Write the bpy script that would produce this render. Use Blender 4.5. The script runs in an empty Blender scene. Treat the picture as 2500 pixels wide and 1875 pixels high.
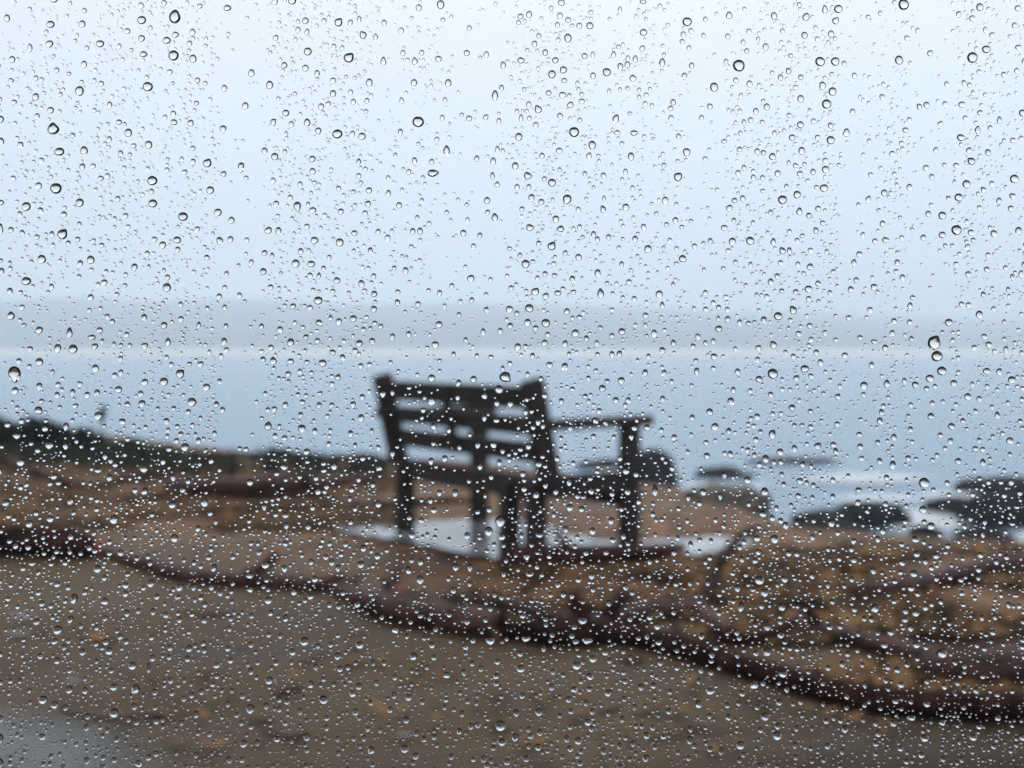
import bpy, bmesh, math, random
import numpy as np
from mathutils import Vector, Matrix, noise

S = bpy.context.scene
COL = S.collection
R = math.radians

# ------------------------------------------------------------------ camera
CAM_H = 1.029                       # metres above the sand
F_PX, CX, CY, HORIZON = 2700.0, 1250.0, 937.5, 852.0
PITCH = math.atan((CY - HORIZON) / F_PX)
PANE_D = 0.28                       # lens to glass
cam = bpy.data.cameras.new('camera')
cam.sensor_width = 36.0
cam.lens = 36.0 * F_PX / 2500.0
cam.clip_start, cam.clip_end = 0.01, 8000.0
cam.dof.use_dof = True
cam.dof.focus_distance = PANE_D + 0.0048
cam.dof.aperture_fstop = cam.lens / 2.75   # 2.75 mm iris
cam_ob = bpy.data.objects.new('camera', cam)
cam_ob.location = (0, 0, CAM_H)
cam_ob.rotation_euler = (R(90) - PITCH, 0, 0)
COL.objects.link(cam_ob)
S.camera = cam_ob

# ------------------------------------------------------------------ sky, sun, exposure
SUN_EL, SUN_AZ = 50.0, 4.0         # behind thick cloud, ahead of the viewer and a little right
world = bpy.data.worlds.new('World')
S.world = world
world.use_nodes = True
nt = world.node_tree
nt.nodes.clear()
def N(tree, t, **kw):
    n = tree.nodes.new(t)
    for k, v in kw.items():
        setattr(n, k, v)
    return n
sky = N(nt, 'ShaderNodeTexSky', sky_type='NISHITA', sun_disc=False)
sky.sun_elevation, sky.sun_rotation = R(SUN_EL), R(SUN_AZ)
sky.dust_density, sky.air_density = 4.0, 1.0
hsv = N(nt, 'ShaderNodeHueSaturation')
hsv.inputs['Saturation'].default_value = 0.15
nt.links.new(sky.outputs[0], hsv.inputs['Color'])
tc = N(nt, 'ShaderNodeTexCoord')
sep = N(nt, 'ShaderNodeSeparateXYZ')
nt.links.new(tc.outputs['Generated'], sep.inputs[0])
ramp = N(nt, 'ShaderNodeValToRGB')          # cloud deck: brighter overhead than at the horizon
ramp.color_ramp.interpolation = 'EASE'
ramp.color_ramp.elements[0].position = 0.0
ramp.color_ramp.elements[0].color = (.74, .81, .925, 1)
ramp.color_ramp.elements[1].position = 0.85
ramp.color_ramp.elements[1].color = (2.15, 2.12, 2.12, 1)
e = ramp.color_ramp.elements.new(0.20)
e.color = (.865, .905, .98, 1)
nt.links.new(sep.outputs['Z'], ramp.inputs[0])
cn = N(nt, 'ShaderNodeTexNoise')
cn.inputs['Scale'].default_value = 1.6
cn.inputs['Detail'].default_value = 3.0
nt.links.new(tc.outputs['Generated'], cn.inputs['Vector'])
cr = N(nt, 'ShaderNodeMapRange')
cr.inputs['From Min'].default_value, cr.inputs['From Max'].default_value = .3, .7
cr.inputs['To Min'].default_value, cr.inputs['To Max'].default_value = 8.6, 10.4
nt.links.new(cn.outputs[0], cr.inputs[0])
mul = N(nt, 'ShaderNodeVectorMath', operation='SCALE')
nt.links.new(ramp.outputs[0], mul.inputs[0])
nt.links.new(cr.outputs[0], mul.inputs['Scale'])
mix = N(nt, 'ShaderNodeMix', data_type='RGBA')
mix.inputs['Factor'].default_value = 0.88
nt.links.new(hsv.outputs[0], mix.inputs['A'])
nt.links.new(mul.outputs[0], mix.inputs['B'])
bg = N(nt, 'ShaderNodeBackground')
bg.inputs['Strength'].default_value = 0.10
nt.links.new(mix.outputs['Result'], bg.inputs['Color'])
wo = N(nt, 'ShaderNodeOutputWorld')
nt.links.new(bg.outputs[0], wo.inputs[0])

sun = bpy.data.lights.new('sun', 'SUN')
sun.energy, sun.angle, sun.color = 0.8, R(30), (1.0, .96, .9)
sun_ob = bpy.data.objects.new('sun', sun)
sd = Vector((math.sin(R(SUN_AZ)) * math.cos(R(SUN_EL)), math.cos(R(SUN_AZ)) * math.cos(R(SUN_EL)), math.sin(R(SUN_EL))))
sun_ob.rotation_euler = sd.to_track_quat('Z', 'Y').to_euler()
sun_ob.location = (0, 0, 30)
COL.objects.link(sun_ob)

S.view_settings.view_transform = 'Standard'
S.view_settings.look = 'None'
S.view_settings.exposure = 0.0
S.view_settings.gamma = 1.0
S.render.engine = 'CYCLES'
S.cycles.use_denoising = True
S.cycles.max_bounces = 14
S.cycles.transmission_bounces = 10
S.cycles.glossy_bounces = 4
S.cycles.diffuse_bounces = 3
S.cycles.volume_bounces = 3
S.cycles.sample_clamp_indirect = 6.0

# ------------------------------------------------------------------ helpers
def P(u, v, z):
    """the point of the picture ray u, v (2500 px wide) at height z"""
    dx, dz = (u - CX) / F_PX, -(v - CY) / F_PX
    d = Vector((dx, math.cos(PITCH) + dz * math.sin(PITCH), -math.sin(PITCH) + dz * math.cos(PITCH)))
    t = (z - CAM_H) / d.z
    return Vector((0, 0, CAM_H)) + d * t
def PD(u, v, y):
    """the point of that ray at distance y"""
    dx, dz = (u - CX) / F_PX, -(v - CY) / F_PX
    d = Vector((dx, math.cos(PITCH) + dz * math.sin(PITCH), -math.sin(PITCH) + dz * math.cos(PITCH)))
    return Vector((0, 0, CAM_H)) + d * (y / d.y)

def tag(o, label=None, cat=None, group=None, kind=None):
    if label: o['label'] = label
    if cat: o['category'] = cat
    if group: o['group'] = group
    if kind: o['kind'] = kind
    return o

def link(name, me, mat=None, parent=None, loc=None):
    o = bpy.data.objects.new(name, me)
    if mat is not None: me.materials.append(mat)
    COL.objects.link(o)
    if parent is not None: o.parent = parent
    if loc is not None: o.location = loc
    return o

def empty(name, loc, rz=0.0):
    o = bpy.data.objects.new(name, None)
    o.empty_display_size = 0.1
    o.location = loc
    o.rotation_euler = (0, 0, rz)
    COL.objects.link(o)
    return o

def np_mesh(name, verts, faces, smooth=True):
    """faces: int array (n, 3 or 4)"""
    me = bpy.data.meshes.new(name)
    verts = np.asarray(verts, dtype=np.float32)
    faces = np.asarray(faces, dtype=np.int32)
    n, k = faces.shape
    me.vertices.add(len(verts)); me.vertices.foreach_set('co', verts.ravel())
    me.loops.add(n * k); me.loops.foreach_set('vertex_index', faces.ravel())
    me.polygons.add(n)
    me.polygons.foreach_set('loop_start', np.arange(0, n * k, k, dtype=np.int32))
    me.polygons.foreach_set('use_smooth', np.full(n, smooth) if isinstance(smooth, bool) else np.asarray(smooth))
    me.update(calc_edges=True)
    return me

def box_mesh(name, boxes, bevel=0.0):
    """boxes: (centre, size, euler or None)"""
    bm = bmesh.new()
    for c, s, rot in boxes:
        m = Matrix.Translation(Vector(c))
        if rot: m = m @ Matrix.Rotation(rot[0], 4, 'X') @ Matrix.Rotation(rot[1], 4, 'Y') @ Matrix.Rotation(rot[2], 4, 'Z')
        r = bmesh.ops.create_cube(bm, size=1.0, matrix=m @ Matrix.Diagonal((s[0], s[1], s[2], 1)))
    if bevel:
        bmesh.ops.bevel(bm, geom=bm.edges[:] , offset=bevel, segments=2, affect='EDGES', profile=.6)
    me = bpy.data.meshes.new(name)
    bm.to_mesh(me); bm.free()
    return me

def mat(name):
    m = bpy.data.materials.new(name)
    m.use_nodes = True
    t = m.node_tree
    return m, t, t.nodes['Principled BSDF']

def noise_node(t, scale, detail=4, rough=.55, coord='Object', mapscale=None, rot=None):
    c = N(t, 'ShaderNodeTexCoord')
    src = c.outputs[coord]
    if mapscale or rot:
        mp = N(t, 'ShaderNodeMapping')
        if mapscale: mp.inputs['Scale'].default_value = mapscale
        if rot: mp.inputs['Rotation'].default_value = rot
        t.links.new(src, mp.inputs['Vector']); src = mp.outputs[0]
    n = N(t, 'ShaderNodeTexNoise')
    n.inputs['Scale'].default_value = scale
    n.inputs['Detail'].default_value = detail
    n.inputs['Roughness'].default_value = rough
    t.links.new(src, n.inputs['Vector'])
    return n

def ramp_node(t, src, stops):
    r = N(t, 'ShaderNodeValToRGB')
    cr_ = r.color_ramp
    cr_.elements[0].position, cr_.elements[0].color = stops[0][0], (*stops[0][1], 1)
    cr_.elements[1].position, cr_.elements[1].color = stops[-1][0], (*stops[-1][1], 1)
    for p, c in stops[1:-1]:
        cr_.elements.new(p).color = (*c, 1)
    t.links.new(src, r.inputs[0])
    return r

def bump(t, b, src, strength, dist):
    n = N(t, 'ShaderNodeBump')
    n.inputs['Strength'].default_value = strength
    n.inputs['Distance'].default_value = dist
    t.links.new(src, n.inputs['Height'])
    t.links.new(n.outputs[0], b.inputs['Normal'])

# ------------------------------------------------------------------ materials
def simple_noise_mat(name, c1, c2, scale, rough, bs=.4, bd=.01, mapscale=None, spec=.5, lo=.35, hi=.65):
    m, t, b = mat(name)
    n = noise_node(t, scale, mapscale=mapscale)
    r = ramp_node(t, n.outputs[0], [(lo, c1), (hi, c2)])
    t.links.new(r.outputs[0], b.inputs['Base Color'])
    b.inputs['Roughness'].default_value = rough
    b.inputs['Specular IOR Level'].default_value = spec
    bump(t, b, n.outputs[0], bs, bd)
    return m

BARK = simple_noise_mat('wet bark', (.012, .005, .0045), (.074, .031, .028), 16, .55, .8, .012, (1, 1, 1), .16)
BARK_DARK = simple_noise_mat('dark wet bark', (.006, .0025, .0025), (.036, .0145, .013), 16, .85, .8, .012, (1, 1, 1), .06)
BARK_RED = simple_noise_mat('red bark', (.014, .004, .004), (.050, .013, .011), 18, .55, .7, .012, (1, 1, 1), .14)
RED_WOOD = simple_noise_mat('red heartwood', (.22, .028, .018), (.38, .06, .035), 30, .55)
BENCH = simple_noise_mat('dark wet timber', (.020, .016, .016), (.052, .041, .040), 9, .65, .35, .004, (1, 8, 8), .06)
ROCK = simple_noise_mat('wet dark rock', (.005, .005, .006), (.018, .016, .018), 3.2, .7, .9, .05, None, .03)
REEF = simple_noise_mat('wet brown reef', (.010, .008, .009), (.034, .025, .026), 3.0, .7, .9, .05, None, .03)
LEDGE = simple_noise_mat('weathered bank rock', (.022, .018, .016), (.060, .048, .040), 5, .6, .9, .03, None, .3)
STEM = simple_noise_mat('plant stem', (.02, .018, .01), (.05, .04, .02), 20, .6)

def leaf_mat(name, a, b_, scale):
    m, t, b = mat(name)
    n = noise_node(t, scale, 3)
    r = ramp_node(t, n.outputs[0], [(.35, a), (.65, b_)])
    t.links.new(r.outputs[0], b.inputs['Base Color'])
    b.inputs['Roughness'].default_value = .7
    b.inputs['Specular IOR Level'].default_value = .12
    return m
LEAF_DARK = leaf_mat('dark shrub leaf', (.004, .006, .004), (.013, .018, .008), 5)
LEAF_GREEN = leaf_mat('green plant leaf', (.012, .022, .007), (.036, .056, .014), 6)
LITTER = leaf_mat('fallen leaf', (.022, .012, .007), (.19, .105, .045), 4.5)

# sand: trodden grey-brown in front, rusty with fallen bark crumbs towards the branches
m, t, b = mat('wet sand')
SAND = m
c = N(t, 'ShaderNodeTexCoord')
big = noise_node(t, .55, 5, .55)
fine = noise_node(t, 5.5, 7, .68)
streak = noise_node(t, 1.5, 5, .6, mapscale=(.42, 2.4, 1), rot=(0, 0, R(-14)))
sepx = N(t, 'ShaderNodeSeparateXYZ'); t.links.new(c.outputs['Object'], sepx.inputs[0])
yf = N(t, 'ShaderNodeMapRange')                 # the litter zone starts where the branches lie
xs = N(t, 'ShaderNodeMath', operation='MULTIPLY_ADD'); xs.inputs[1].default_value = .65
t.links.new(sepx.outputs['X'], xs.inputs[0]); t.links.new(sepx.outputs['Y'], xs.inputs[2])
wob = N(t, 'ShaderNodeMath', operation='MULTIPLY_ADD'); wob.inputs[1].default_value = 2.2
t.links.new(big.outputs[0], wob.inputs[0]); t.links.new(xs.outputs[0], wob.inputs[2])
yf.inputs['From Min'].default_value, yf.inputs['From Max'].default_value = 4.95, 6.3
t.links.new(wob.outputs[0], yf.inputs[0])
base = ramp_node(t, big.outputs[0], [(.30, (.044, .0285, .0165)), (.70, (.074, .0500, .0290))])
lit = ramp_node(t, fine.outputs[0], [(.38, (.026, .012, .007)), (.50, (.104, .052, .026)), (.64, (.195, .106, .052))])
mx = N(t, 'ShaderNodeMix', data_type='RGBA')
lf = N(t, 'ShaderNodeMath', operation='MULTIPLY'); lf.inputs[1].default_value = .92
t.links.new(yf.outputs[0], lf.inputs[0])
t.links.new(lf.outputs[0], mx.inputs['Factor'])
t.links.new(base.outputs[0], mx.inputs['A']); t.links.new(lit.outputs[0], mx.inputs['B'])
sr = ramp_node(t, streak.outputs[0], [(.32, (.36, .30, .27)), (.47, (1, 1, 1))])
m2 = N(t, 'ShaderNodeMix', data_type='RGBA', blend_type='MULTIPLY')
m2.inputs['Factor'].default_value = 1.0
t.links.new(mx.outputs['Result'], m2.inputs['A']); t.links.new(sr.outputs[0], m2.inputs['B'])
# darker, near-black tone blended into the near right corner
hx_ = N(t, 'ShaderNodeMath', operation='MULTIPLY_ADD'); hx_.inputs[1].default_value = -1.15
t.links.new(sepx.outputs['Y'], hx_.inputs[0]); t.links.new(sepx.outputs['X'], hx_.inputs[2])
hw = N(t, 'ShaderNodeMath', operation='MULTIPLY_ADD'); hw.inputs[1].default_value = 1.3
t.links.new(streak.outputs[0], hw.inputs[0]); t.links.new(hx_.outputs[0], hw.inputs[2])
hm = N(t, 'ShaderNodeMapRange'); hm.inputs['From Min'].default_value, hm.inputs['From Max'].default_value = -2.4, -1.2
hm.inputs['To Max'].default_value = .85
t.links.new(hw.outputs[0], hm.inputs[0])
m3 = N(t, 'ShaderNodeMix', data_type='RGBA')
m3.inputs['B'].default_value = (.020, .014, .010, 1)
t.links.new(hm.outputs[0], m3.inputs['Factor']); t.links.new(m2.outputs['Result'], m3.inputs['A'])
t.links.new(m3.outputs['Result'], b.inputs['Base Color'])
rr = N(t, 'ShaderNodeMapRange')
rr.inputs['From Min'].default_value, rr.inputs['From Max'].default_value = .35, .65
rr.inputs['To Min'].default_value, rr.inputs['To Max'].default_value = .5, .8
t.links.new(streak.outputs[0], rr.inputs[0]); t.links.new(rr.outputs[0], b.inputs['Roughness'])
b.inputs['Specular IOR Level'].default_value = .10
bump(t, b, fine.outputs[0], .7, .02)

m, t, b = mat('sea water')
SEA = m
b.inputs['Base Color'].default_value = (.12, .20, .29, 1)
b.inputs['Roughness'].default_value = .22
b.inputs['IOR'].default_value = 1.333
w1 = noise_node(t, .9, 5, .6, mapscale=(.45, 1.6, 1))
bump(t, b, w1.outputs[0], .7, .16)

m, t, b = mat('shallow rain puddle')
PUDDLE = m
n = noise_node(t, 3, 3)
r = ramp_node(t, n.outputs[0], [(.35, (.045, .050, .050)), (.65, (.065, .070, .068))])
t.links.new(r.outputs[0], b.inputs['Base Color'])
b.inputs['Roughness'].default_value = .12
b.inputs['IOR'].default_value = 1.333
at = N(t, 'ShaderNodeAttribute'); at.attribute_name = 'depth'
mr = N(t, 'ShaderNodeMapRange'); mr.interpolation_type = 'SMOOTHSTEP'
n2 = noise_node(t, 6, 4); ad = N(t, 'ShaderNodeMath', operation='MULTIPLY_ADD'); ad.inputs[1].default_value = .25
t.links.new(n2.outputs[0], ad.inputs[0]); t.links.new(at.outputs['Fac'], ad.inputs[2])
mr.inputs['From Min'].default_value, mr.inputs['From Max'].default_value = .25, .95
mr.inputs['To Max'].default_value = .8
t.links.new(ad.outputs[0], mr.inputs[0]); t.links.new(mr.outputs[0], b.inputs['Alpha'])

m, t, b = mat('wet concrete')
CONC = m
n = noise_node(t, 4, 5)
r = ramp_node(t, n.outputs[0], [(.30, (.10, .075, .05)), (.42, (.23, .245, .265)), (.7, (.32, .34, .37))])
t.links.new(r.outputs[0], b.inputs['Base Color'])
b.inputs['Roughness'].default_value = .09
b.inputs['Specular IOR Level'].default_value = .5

m, t, b = mat('pale beach sand')
SHORE = m
n = noise_node(t, .02, 4)
r = ramp_node(t, n.outputs[0], [(.3, (.43, .42, .35)), (.7, (.50, .49, .42))])
t.links.new(r.outputs[0], b.inputs['Base Color']); b.inputs['Roughness'].default_value = .9
m, t, b = mat('wooded hillside')
HILL = m
n = noise_node(t, .012, 6)
r = ramp_node(t, n.outputs[0], [(.35, (.020, .030, .038)), (.65, (.040, .055, .060))])
t.links.new(r.outputs[0], b.inputs['Base Color']); b.inputs['Roughness'].default_value = .95

m, t, b = mat('rain water')
WATER = m
t.nodes.remove(b)
g = N(t, 'ShaderNodeBsdfGlass'); g.inputs['IOR'].default_value = 1.46; g.inputs['Roughness'].default_value = 0
t.links.new(g.outputs[0], t.nodes['Material Output'].inputs[0])
m, t, b = mat('coated window glass')
GLASS = m
t.nodes.remove(b)
g = N(t, 'ShaderNodeBsdfGlass'); g.inputs['IOR'].default_value = 1.12; g.inputs['Roughness'].default_value = 0
g.inputs['Color'].default_value = (.985, .995, .99, 1)
t.links.new(g.outputs[0], t.nodes['Material Output'].inputs[0])
SHELL_DARK = simple_noise_mat('dark added shell', (.018, .017, .016), (.030, .028, .026), 6, .7, .3, .004, (1, 1, 12))  # surface of the unseen shell added to keep drop rims dark

# ------------------------------------------------------------------ terrain
EDGE = [(-260, 60), (-30, 26), (-14, 19), (-7, 15.0), (-4, 12.4), (-2.3, 11.0), (-.5, 10.4), (.6, 9.3), (1.35, 8.35),
        (1.62, 7.3), (1.78, 6.5), (2.7, 6.15), (5, 6.1), (9, 6.6), (30, 8), (260, 30)]
EX = np.array([p_[0] for p_ in EDGE]); EY = np.array([p_[1] for p_ in EDGE])
SEA_Z = -1.6
def shore_dist(x, y):
    """metres inland of the bank's edge (numpy arrays)"""
    best = np.full(x.shape, 1e9)
    for i in range(len(EDGE) - 1):
        ax, ay, bx, by = EX[i], EY[i], EX[i+1], EY[i+1]
        dx, dy = bx - ax, by - ay
        tt = np.clip(((x - ax) * dx + (y - ay) * dy) / (dx * dx + dy * dy), 0, 1)
        d = np.hypot(x - ax - tt * dx, y - ay - tt * dy)
        best = np.minimum(best, d)
    inland = y < np.interp(x, EX, EY)
    return np.where(inland, best, -best)
def axis(lo, mid_lo, mid_hi, hi, step):
    a = list(np.arange(mid_lo, mid_hi + 1e-6, step))
    s, v = step, mid_lo
    left = []
    while v > lo:
        s *= 1.3; v -= s; left.append(max(v, lo))
    s, v = step, mid_hi
    right = []
    while v < hi:
        s *= 1.3; v += s; right.append(min(v, hi))
    return np.array(left[::-1] + a + right)
gx, gy = axis(-240, -9, 7, 240, .07), axis(-200, -1, 18, 70, .07)
X, Y = np.meshgrid(gx, gy)
D = shore_dist(X, Y)
tt = np.clip((.25 - D) / 2.3, 0, 1)
Z = -2.3 * tt * tt * (3 - 2 * tt)
nz = np.array([noise.fractal(Vector((a * .55, c_ * .55, 0)), 1.0, 2.0, 4) for a, c_ in zip(X.ravel(), Y.ravel())]).reshape(X.shape)
near = np.clip(1 - np.hypot(X - .3, Y - 5.4) / 1.6, 0, 1)
Z += nz * .022 * (1 - .8 * near) * np.where(D > .2, 1, .6)
Z += .12 * np.clip((-X - 3.2) / 4, 0, 1) * np.clip((Y - 8) / 4, 0, 1) * (D > 0)
GZ = Z
def ground_z(x, y):
    j = int(np.clip(np.searchsorted(gx, x), 1, len(gx) - 1)); i = int(np.clip(np.searchsorted(gy, y), 1, len(gy) - 1))
    return float(GZ[i, j])
nx_, ny_ = len(gx), len(gy)
idx = np.arange(nx_ * ny_).reshape(ny_, nx_)
F = np.stack([idx[:-1, :-1].ravel(), idx[:-1, 1:].ravel(), idx[1:, 1:].ravel(), idx[1:, :-1].ravel()], 1)
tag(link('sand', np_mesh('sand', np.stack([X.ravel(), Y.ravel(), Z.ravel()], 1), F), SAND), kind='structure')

def flat_sheet(name, pts, m_, kind='structure', z=None):
    bm = bmesh.new()
    vs = [bm.verts.new(p_) for p_ in pts]
    f = bm.faces.new(vs)
    if f.normal.z < 0: f.normal_flip()
    bmesh.ops.triangulate(bm, faces=[f])
    me = bpy.data.meshes.new(name); bm.to_mesh(me); bm.free()
    return tag(link(name, me, m_), kind=kind)
def blob_outline(pix, z, jitter, n_sub=6, seed=1):
    """a closed smooth outline through picture points on the ground, with a ragged edge"""
    rg = random.Random(seed)
    pts = [P(u, v, z) for u, v in pix]
    out = []
    k = len(pts)
    for i in range(k):
        p0, p1, p2, p3 = pts[i-1], pts[i], pts[(i+1) % k], pts[(i+2) % k]
        for q in range(n_sub):
            s = q / n_sub
            p_ = .5 * ((2*p1) + (p2-p0)*s + (2*p0-5*p1+4*p2-p3)*s*s + (3*p1-p0-3*p2+p3)*s**3)
            out.append((p_.x + rg.uniform(-jitter, jitter), p_.y + rg.uniform(-jitter, jitter) * 2, z))
    return out

# sea
sx, sy = axis(-2000, -40, 60, 2000, 4), axis(-30, 4, 80, 620, 4)
XX, YY = np.meshgrid(sx, sy)
idx = np.arange(XX.size).reshape(XX.shape)
F = np.stack([idx[:-1, :-1].ravel(), idx[:-1, 1:].ravel(), idx[1:, 1:].ravel(), idx[1:, :-1].ravel()], 1)
tag(link('sea', np_mesh('sea', np.stack([XX.ravel(), YY.ravel(), np.full(XX.size, SEA_Z)], 1), F), SEA), kind='structure')

# far beach and hills
def strip(name, rows, m_):
    """rows: list of arrays (n, 3)"""
    A = np.concatenate(rows); n = len(rows[0])
    idx = np.arange(len(A)).reshape(len(rows), n)
    F = np.stack([idx[:-1, :-1].ravel(), idx[:-1, 1:].ravel(), idx[1:, 1:].ravel(), idx[1:, :-1].ravel()], 1)
    return tag(link(name, np_mesh(name, A, F), m_), kind='structure')
fx = np.linspace(-1900, 1900, 171)
wav = np.array([noise.noise(Vector((a * .006, 3.1, 0))) for a in fx])
Dsh = (CAM_H - SEA_Z) / ((867 - HORIZON) / F_PX)
strip('far_beach', [np.stack([fx, Dsh + wav * 18 + o_, np.full(fx.shape, z_)], 1)
                    for o_, z_ in ((-20, SEA_Z - .4), (2, SEA_Z + .15), (30, SEA_Z + 1.6), (60, SEA_Z + 2.6), (120, SEA_Z + 3.0))], SHORE)
hu = np.array([-900, -300, 0, 100, 200, 320, 600, 900, 1250, 1500, 1700, 1900, 2100, 2500, 2900, 3600])
hv = np.array([735, 728, 734, 727, 726, 731, 731, 739, 741, 747, 756, 764, 770, 777, 780, 785])
hx = np.linspace(-2000, 2000, 280)
rows = []
for q in np.linspace(0, 1, 26):
    ridge = np.interp(hx, [-700, 100, 700], [840., 920., 1650.])
    yy = 560 + (ridge - 560) * q * 1.7
    prof = np.interp(hx / ridge * F_PX + CX, hu, hv)
    top = CAM_H + (HORIZON - prof) / F_PX * ridge
    qq = (yy - 560) / (ridge - 560)
    f_ = np.clip(qq, 0, 1); f_ = f_ ** .8
    zz = np.where(qq <= 1, SEA_Z + 1.5 + (top - SEA_Z - 1.5) * f_ * (1 + 0 * qq), top - (qq - 1) * 10)
    nn = np.array([noise.fractal(Vector((a * .012, y_ * .012, 0)), 1., 2., 5) for a, y_ in zip(hx, yy)])
    zz = zz + nn * 4.5 * np.clip(qq * 2, 0, 1)
    rows.append(np.stack([hx, yy, zz], 1))
strip('hills', rows, HILL)

# ------------------------------------------------------------------ pale wet slab under the bench, puddles
slab = [(812, 1289), (900, 1284), (980, 1277), (1100, 1271), (1240, 1266), (1330, 1282), (1395, 1306), (1480, 1322), (1580, 1318), (1700, 1312),
        (1830, 1316), (1815, 1338), (1700, 1352), (1560, 1356), (1420, 1364), (1330, 1374), (1260, 1368), (1180, 1356), (1080, 1338), (980, 1318), (880, 1302)]
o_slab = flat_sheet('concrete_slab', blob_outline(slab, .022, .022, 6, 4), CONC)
def puddle(outline):
    n = len(outline)
    c_ = Vector((0, 0, 0))
    for q in outline: c_ += Vector(q)
    c_ /= n
    V = [c_] + [Vector(q) for q in outline]
    o = link('puddle', np_mesh('puddle', [tuple(v) for v in V], [(0, 1 + k, 1 + (k + 1) % n) for k in range(n)]), PUDDLE)
    if o.data.polygons[0].normal.z < 0: o.data.flip_normals()
    at = o.data.attributes.new('depth', 'FLOAT', 'POINT')
    at.data.foreach_set('value', [1.0] + [0.0] * n)
    return tag(o, kind='structure')
pud = [(-500, 1660), (-120, 1670), (120, 1690), (330, 1740), (470, 1800), (560, 1885), (600, 1980), (300, 2200), (-300, 2220), (-800, 1900)]
puddle(blob_outline(pud, .026, .012, 6, 7))
for i, (u, v, w, h) in enumerate(((52, 1504, 110, 20), (45, 1545, 110, 16), (176, 1662, 66, 18), (985, 1794, 110, 18), (702, 1790, 90, 14))):
    ring = [(u + w * .5 * math.cos(a), v + h * .5 * math.sin(a) * random.Random(i * 9 + k).uniform(.7, 1.2)) for k, a in enumerate(np.linspace(0, 2 * math.pi, 9)[:-1])]
    puddle(blob_outline(ring, .026, .004, 4, i))

# ------------------------------------------------------------------ fallen branches
def tube_mesh(name, pts, rad, seg=14, seed=0, rough=.12, knots=True):
    rough = rough * 1.5
    """swept trunk through points with one radius each, knobbly, closed ends"""
    rg = random.Random(seed)
    # resample
    P_, R_ = [], []
    k = len(pts)
    for i in range(k - 1):
        p0, p1, p2, p3 = pts[max(i-1, 0)], pts[i], pts[i+1], pts[min(i+2, k-1)]
        for q in range(5):
            s = q / 5
            P_.append(.5 * ((2*p1) + (p2-p0)*s + (2*p0-5*p1+4*p2-p3)*s*s + (3*p1-p0-3*p2+p3)*s**3))
            R_.append(rad[i] * (1 - s) + rad[i+1] * s)
    P_.append(pts[-1].copy()); R_.append(rad[-1])
    V = []
    up = Vector((0, 0, 1))
    for i, p_ in enumerate(P_):
        t_ = (P_[min(i+1, len(P_)-1)] - P_[max(i-1, 0)]).normalized()
        a = t_.cross(up)
        if a.length < .1: a = t_.cross(Vector((0, 1, 0)))
        a.normalize(); b_ = a.cross(t_).normalized()
        for j in range(seg):
            th = 2 * math.pi * j / seg
            d = a * math.cos(th) + b_ * math.sin(th)
            q = p_ * 3.5 + d * .9 + Vector((seed * 3.7, 0, 0))
            f = 1 + rough * (noise.fractal(q * 1.6, 1., 2., 3)) + .05 * noise.noise(q * 9)
            V.append(p_ + d * R_[i] * f)
    n = len(P_)
    F_ = []
    for i in range(n - 1):
        for j in range(seg):
            F_.append((i*seg + j, i*seg + (j+1) % seg, (i+1)*seg + (j+1) % seg, (i+1)*seg + j))
    me = bpy.data.meshes.new(name)
    caps = [tuple(range(seg))[::-1], tuple((n-1)*seg + j for j in range(seg))]
    me.from_pydata([tuple(v) for v in V], [], F_ + caps)
    for p_ in me.polygons: p_.use_smooth = len(p_.vertices) == 4
    me.update()
    return me
def path(pix, lift=0.0):
    """picture centreline (u, v, thickness px [, lift]) -> points and radii resting on the sand"""
    pts, rad = [], []
    for q in pix:
        u, v, d = q[:3]; lf_ = (q[3] if len(q) > 3 else 0) + lift
        z = .03
        for _ in range(4):
            p_ = P(u, v, z); r_ = d * 1.13 / 2 / F_PX * p_.y
            z = ground_z(p_.x, p_.y) + r_ * .82 + lf_
        pts.append(P(u, v, z)); rad.append(r_)
    return pts, rad
def branch(name, label, cat, pix, m_, seed, rough=.12, seg=14):
    pts, rad = path(pix)
    o = link(name, tube_mesh(name, pts, rad, seg, seed, rough), m_)
    rs = random.Random(seed * 31)
    for k in range(1, len(pts) - 1):                     # broken twigs left on it
        if seed != 2 and rs.random() < .55 and pts[k].y < 9:
            d = (pts[k+1] - pts[k-1]).normalized()
            sd_ = Vector((-d.y, d.x, 0)) * rs.choice((-1, 1))
            ln = rad[k] * rs.uniform(1.6, 3.6)
            a_ = pts[k] + (pts[k+1] - pts[k]) * rs.uniform(-.3, .5)
            e_ = a_ + (sd_ * rs.uniform(.2, 1) + d * rs.uniform(-.9, .9) + Vector((0, 0, rs.uniform(.05, .6)))).normalized() * ln
            q = link('branch_stub', tube_mesh('branch_stub', [a_, (a_ + e_) / 2 + Vector((rs.uniform(-.1, .1), rs.uniform(-.1, .1), 0)) * ln, e_], [rad[k] * .5, rad[k] * .36, rad[k] * rs.uniform(.12, .3)], 8, seed + k, .2), m_, o)
    return tag(o, label, cat, 'fallen branches on the sand'), pts, rad
def stub(parent, p0, p1, r0, r1, m_, seed, name='branch_stub', label=None, mid=None):
    pts = [p0, mid if mid is not None else (p0 + p1) / 2, p1]
    o = link(name, tube_mesh(name, pts, [r0, (r0 + r1) / 2, r1], 10, seed, .12), m_, parent)
    if label: o['label'] = label
    return o
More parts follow.
